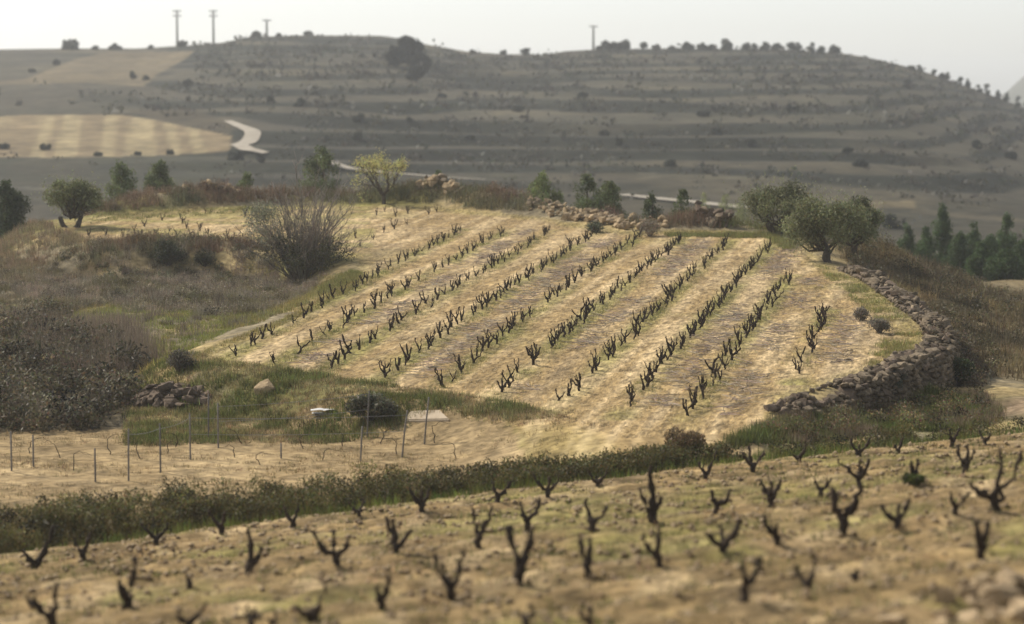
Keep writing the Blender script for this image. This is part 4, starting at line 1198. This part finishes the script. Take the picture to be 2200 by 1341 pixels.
crown(mb, P[k] + (0, 0, .3), gr.uniform(.3, .6, 260), 22000, .14, .05, (.17, .12, .078), gr, .3, .1, .5)
tag(mb.build('berm_scrub', M_DRY), 'rusty brown scrub along the berm behind the fields', 'scrub', None, 'stuff')
mb = MB()
q = sample([(200, 462), (400, 452), (560, 446), (560, 456), (400, 464), (200, 476)], 300, 0); q2 = sample([(1430, 500), (1650, 502), (1720, 525), (1700, 540), (1650, 512), (1430, 506)], 900, 0)
P = with_z(np.concatenate([q, q2])); tufts(mb, P, 12, gr.uniform(.1, .3, len(P)), .03, (.2, .2, .07), .6, .25, .08, gr, 1.1)
tag(mb.build('berm_grass', M_FOL), 'short green grass along the foot of the berm', 'grass', None, 'stuff')

# right flank: long dry grass and low brown bushes
mb = MB()
q = []
while len(q) < 5200:
    X = gr.uniform(15, 36, 3000); Y = gr.uniform(90, 132, 3000); d = sdist(X, Y, PLATEAU); ok = (d > 1.5) & (X < .262 * Y + 3)
    q += list(zip(X[ok], Y[ok]))
q = np.array(q[:5200]); P = with_z(q)
nz = sstep(.42, .62, fbm(q[:, 0] / 2.4, q[:, 1] / 2.4, 121))[:, None]
tufts(mb, P, 15, gr.uniform(.22, .5, len(P)) * (1 + .3 * (1 - nz[:, 0])), .035, lerp(np.array([.105, .083, .048]), np.array([.235, .18, .088]), nz), .65, .2, .06, gr, 1.1)
k = gr.choice(len(P), 650, False); k = k[fbm(P[k, 0] / 3, P[k, 1] / 3, 122) > .38]
crown(mb, P[k] + (0, 0, .15), gr.uniform(.25, .7, len(k)), 52000, .13, .05, (.1, .085, .045), gr, .4, .12, .5)
tag(mb.build('flank_grass', M_DRY), 'long dry tawny grass on the right flank beyond the wall', 'grass', None, 'stuff')
# gully scrub between wall and foreground
mb = MB()
q = sample([(1560, 950), (1640, 905), (1750, 890), (1900, 850), (2000, 835), (2110, 850), (2150, 890), (2130, 912), (1700, 955), (1560, 962)], 3300); q = q[sdist(q[:, 0], q[:, 1], PLATEAU) > .6]; P = with_z(q)
nz = sstep(.4, .62, fbm(q[:, 0] / 1.5, q[:, 1] / 1.5, 123))[:, None]
tufts(mb, P, 18, gr.uniform(.12, .38, len(P)), .035, lerp(np.array([.19, .145, .095]), np.array([.12, .14, .04]), nz), .6, .25, .07, gr, 1.0)
q = sample([(1580, 950), (1750, 895), (1900, 860), (2000, 840), (2110, 850), (2140, 890), (2100, 915), (1700, 950)], 80); q = q[sdist(q[:, 0], q[:, 1], PLATEAU) > 1.1]; P = with_z(q)
crown(mb, P + (0, 0, .15), gr.uniform(.25, .6, len(P)), 20000, .11, .04, (.13, .11, .05), gr, .45, .2, .6)
q = sample([(1980, 720), (2060, 760), (2130, 850), (2100, 880), (2010, 850)], 240, -2.0); P = with_z(q)
crown(mb, P + (0, 0, .2), gr.uniform(.3, .7, len(P)), 15000, .15, .06, (.12, .095, .062), gr, .3, .1, .4)
tag(mb.build('gully_scrub', M_FOL), 'mixed brown and green scrub in the gully below the wall', 'scrub', None, 'stuff')
# grass inside the wall
mb = MB()
q = sample([(1790, 580), (1870, 618), (1960, 685), (1990, 728), (1940, 780), (1860, 805), (1890, 740), (1880, 680), (1820, 630), (1740, 560)], 2600, 0); q = q[fbm(q[:, 0] / 1.6, q[:, 1] / 1.6, 125) > .5]; P = with_z(q)
tufts(mb, P, 9, gr.uniform(.08, .22, len(P)), .026, (.25, .235, .085), .8, .25, .09, gr, 1.2)
tag(mb.build('wall_grass', M_FOL), 'yellow-green grass strip inside the stone wall', 'grass', None, 'stuff')

# hedge of gorse-like scrub along the drop below the foreground vines
mb = MB()
al = gr.uniform(-8, 44, 1700); pxa = 1100 + F * (EDGE_P[0] + al * EDGE_N[1]) / (EDGE_P[1] - al * EDGE_N[0]); off = -.35 - gr.uniform(0, 1, 1700) * np.interp(pxa, [0, 600, 1200, 1500], [4.6, 3.4, 2.2, 1.5])
T = np.array([EDGE_N[1], -EDGE_N[0]])
q = EDGE_P[None] + al[:, None] * T[None] - off[:, None] * EDGE_N[None]
pxq = 1100 + F * q[:, 0] / q[:, 1]
q = q[(pxq < 1560) | (gr.random(len(q)) < .2)]; P = with_z(q)
pq = 1100 + F * q[:, 0] / q[:, 1]
eg = q + (fore_s(q[:, 0], q[:, 1])[0] - .3)[:, None] * EDGE_N[None]          # nearest point on the field edge
topz = ground(eg[:, 0], eg[:, 1]) + np.interp(pq, [0, 500, 1200, 1500, 1600, 1750], [.4, .34, .26, .26, .1, 0]) * (.55 + .9 * fbm(q[:, 0] / 1.5, q[:, 1] / 1.5, 131))
hh = np.maximum(topz - P[:, 2], .2)
Pc = P + np.stack([0 * hh, 0 * hh, hh * gr.uniform(.1, 1, len(hh)) ** .6], 1)
crown(mb, Pc, gr.uniform(.2, .42, len(hh)), 130000, .095, .04, (.088, .078, .026), gr, .45, .14, .8)
k = gr.random(len(P)) < .5; tufts(mb, P[k], 34, hh[k] * 1.0, .022, (.15, .122, .045), .6, .35, .1, gr, 1.1)
q = EDGE_P[None] + gr.uniform(-8, 46, 1500)[:, None] * T[None] - gr.uniform(-1.2, .25, 1500)[:, None] * EDGE_N[None]; P = with_z(q)
tufts(mb, P, 14, gr.uniform(.15, .4, len(P)), .03, (.13, .155, .035), .5, .3, .1, gr, 1.1)
tag(mb.build('hedge_scrub', M_FOL), 'dense olive-brown hedge of low scrub between the two vineyards', 'hedge', None, 'stuff')

# dry tufts on the trellis plot
mb = MB()
q = gr.uniform((-22, 58), (6, 86), (30000, 2)); q = q[(sdist(q[:, 0], q[:, 1], TREL) < -.1) & (fore_s(q[:, 0], q[:, 1])[0] < 0)]; q = q[fbm(q[:, 0] / 1.8, q[:, 1] / .7, 171) > .46][:6000]; P = with_z(q)
tc_ = lerp(np.array([.36, .27, .14]), np.array([.16, .13, .06]), gr.random(len(P))[:, None])
tufts(mb, P, 7, gr.uniform(.04, .14, len(P)), .022, tc_, 1.0, .3, .08, gr, 1.4)
tag(mb.build('plot_stubble', M_DRY), 'short dry stubble over the trellis plot', 'stubble', None, 'stuff')
# straw and weeds on the plateau vineyard
mb = MB()
q = gr.uniform((-30, 66), (20, 150), (150000, 2)); q = q[in_poly(q[:, 0], q[:, 1], PLATEAU)]
P = with_z(q, .02); n = len(P); a = gr.uniform(0, 6.28, n); L = gr.uniform(.08, .26, n)
d = np.stack([np.cos(a), np.sin(a), gr.uniform(-.05, .35, n)], 1) * L[:, None]; w = np.stack([-np.sin(a), np.cos(a), 0 * a], 1) * gr.uniform(.008, .016, n)[:, None]
cols = lerp(np.array([.52, .42, .24]), np.array([.2, .145, .085]), (gr.random(n) ** 1.3)[:, None])
mb.add(np.stack([P - w, P + w, P + d], 1).reshape(-1, 3), np.arange(3 * n).reshape(-1, 3), None, np.repeat(cols, 3, 0))
tag(mb.build('straw_litter', M_DRY), 'straw and dead weed litter over the plateau vineyard', 'straw', None, 'stuff')
mb = MB()
wp_ = []
for ri, (a, b) in enumerate(ROWS):
    L = math.hypot(b[0] - a[0], b[1] - a[1]); t = gr.uniform(-1.5, L + 1, int(L * 22)); d = np.array([b[0] - a[0], b[1] - a[1]]) / L
    o_ = gr.normal(0, .27, len(t)); wp_.append(np.stack([a[0] + d[0] * t + d[1] * o_, a[1] + d[1] * t - d[0] * o_], 1))
q = np.concatenate(wp_); q = q[fbm(q[:, 0] / 2.5, q[:, 1] / 2.5, 141) > .44]; P = with_z(q)
tufts(mb, P, 7, gr.uniform(.05, .16, len(P)), .022, (.2, .2, .065), .9, .25, .1, gr, 1.3)
tag(mb.build('row_weeds', M_FOL), 'thin green weeds along the plateau vine rows', 'weeds', None, 'stuff')
# pruned canes lying between every second pair of rows
mb = MB()
for i in range(0, 10):
    a, b = ROWS[i]; L = math.hypot(b[0] - a[0], b[1] - a[1]); d = np.array([b[0] - a[0], b[1] - a[1]]) / L
    if i % 2 == 0 and i != 8: continue
    n = int(L * 17); t = gr.uniform(0, L, n); o_ = 1.15 + gr.normal(0, .28, n)
    x = a[0] + d[0] * t + d[1] * o_; y = a[1] + d[1] * t - d[0] * o_
    k = (fbm(x / 1.5, y / 3.5, 86) > .42) & in_poly(x, y, PLATEAU); x, y = x[k], y[k]; n = len(x)
    P = with_z(np.stack([x, y], 1), .03); an = gr.uniform(0, 6.28, n); Lc = gr.uniform(.3, .9, n)
    dd = np.stack([np.cos(an), np.sin(an), gr.uniform(-.02, .2, n)], 1) * Lc[:, None]; w = np.stack([-np.sin(an), np.cos(an), 0 * an], 1) * .011; u = np.zeros((n, 3)); u[:, 2] = .02
    cols = jit((.32, .255, .195), n, .3, .06, gr)
    V = np.stack([P - w, P + w, P + u, P - w * .5 + dd, P + w * .5 + dd, P + u * .6 + dd], 1).reshape(-1, 3); k6 = np.arange(n)[:, None] * 6
    mb.add(V, None, np.concatenate([k6 + [0, 1, 4, 3], k6 + [1, 2, 5, 4], k6 + [2, 0, 3, 5]]), np.repeat(cols, 6, 0))
tag(mb.build('pruned_canes', M_DRY), 'grey-purple pruned canes lying between the vine rows', 'canes', None, 'stuff')

# foreground clods, straw and weeds
mb = MB()
q = gr.uniform((-15, 26), (24, 72), (90000, 2)); s_, al_ = fore_s(q[:, 0], q[:, 1]); q = q[(s_ > .1) & (np.abs(q[:, 0]) < .25 * q[:, 1] + 2)]
P = with_z(q); nz = fbm(q[:, 0] / 1.4, q[:, 1] / 1.4, 151)
k = nz > .5; tufts(mb, P[k][:9000], 6, gr.uniform(.05, .16, min(9000, k.sum())), .025, (.125, .13, .04), .9, .35, .1, gr, 1.4)
k = nz < .52; Pk = P[k][:9000]; tufts(mb, Pk, 6, gr.uniform(.05, .17, len(Pk)), .022, (.42, .32, .17), 1.1, .3, .08, gr, 1.4)
tag(mb.build('foreground_weeds', M_FOL), 'dry straw and green weeds over the foreground soil', 'weeds', None, 'stuff')
mb = MB()
k = gr.choice(len(P), 9000, False)
oc = np.array([(1, 0, 0), (0, 1, 0), (-1, 0, 0), (0, -1, 0), (0, 0, .8), (0, 0, -.6)], float); ot = np.array([(0, 1, 4), (1, 2, 4), (2, 3, 4), (3, 0, 4), (1, 0, 5), (2, 1, 5), (3, 2, 5), (0, 3, 5)])
n = len(k); S = gr.uniform(.03, .1, (n, 1, 1)) * gr.uniform(.7, 1.3, (n, 6, 1)); an = gr.uniform(0, 6.28, n)
ca, sa = np.cos(an)[:, None], np.sin(an)[:, None]
V = oc[None] * S; V = np.stack([V[..., 0] * ca - V[..., 1] * sa, V[..., 0] * sa + V[..., 1] * ca, V[..., 2]], -1) + P[k][:, None]
cols = lerp(np.array([.4, .3, .175]), np.array([.19, .13, .07]), gr.random(n)[:, None])
mb.add(V.reshape(-1, 3), (np.arange(n)[:, None, None] * 6 + ot[None]).reshape(-1, 3), None, np.repeat(cols, 6, 0))
tag(mb.build('soil_clods', M_DRY), 'lumps of dry soil scattered over the foreground vineyard', 'soil', None, 'stuff')

# low scrub over the far slope and valley floor
mb = MB()
Y = gr.uniform(200, 735, 26000); X = gr.uniform(-1, 1, 26000) * (.235 * Y)
zz, _, _, bk = ground_full(X, Y); px_, py_ = to_px(X, Y, zz)
dens = .012 + .6 * np.clip(bk, 0, 1) + .12 * sstep(.55, .72, fbm(X / 22, Y / 30, 161))
dens = np.where(in_poly(px_, py_, BROWN_FIELD) | ((px_ < 420) & (py_ < 186)) | ((px_ > 480) & (px_ < 600) & (py_ < 340) & (py_ > 250)), 0.0, dens)
k = gr.random(26000) < dens * .6; X, Y, zz = X[k], Y[k], zz[k]; n = len(X)
P = np.stack([X, Y, zz], 1); R = gr.uniform(.4, 1.1, n) * (1 + .5 * (Y > 450))
P2 = np.repeat(P, 9, 0) + gr.normal(size=(n * 9, 3)) * np.repeat(R, 9)[:, None] * [.8, .8, .35] + np.repeat(np.stack([0 * R, 0 * R, R * .4], 1), 9, 0)
cb = jit((.062, .06, .043), n, .2, .06, gr)
leaves(mb, P2, np.repeat(R, 9) * .9, np.repeat(R, 9) * .6, np.repeat(cb, 9, 0), gr, .2)
tag(mb.build('slope_scrub', M_FOL), 'low dark scrub scattered over the hazy terraced slope', 'scrub', None, 'stuff')

# ================================================================== HAZE
def box_obj(name, lo, hi, mat):
    x0, y0, z0 = lo; x1, y1, z1 = hi
    V = [(x0, y0, z0), (x1, y0, z0), (x1, y1, z0), (x0, y1, z0), (x0, y0, z1), (x1, y0, z1), (x1, y1, z1), (x0, y1, z1)]
    Q = [(0, 3, 2, 1), (4, 5, 6, 7), (0, 1, 5, 4), (1, 2, 6, 5), (2, 3, 7, 6), (3, 0, 4, 7)]
    mb = MB(); mb.add(V, None, Q); return mb.build(name, mat)
hm, hn, hl = new_mat('haze_air')
ho = hn.new('ShaderNodeOutputMaterial'); hv = hn.new('ShaderNodeVolumePrincipled')
hv.inputs['Color'].default_value = (.93, .965, 1.0, 1); hv.inputs['Density'].default_value = HAZE
hv.inputs['Anisotropy'].default_value = 0.35
hl.new(hv.outputs[0], ho.inputs['Volume'])
tag(box_obj('haze', (-900, -60, float(GZ.min()) - 1.0), (900, 2950, max(float(GZ.max()) + 2, 46.0)), hm), 'thin pale spring haze filling the valley air', None, None, 'stuff')
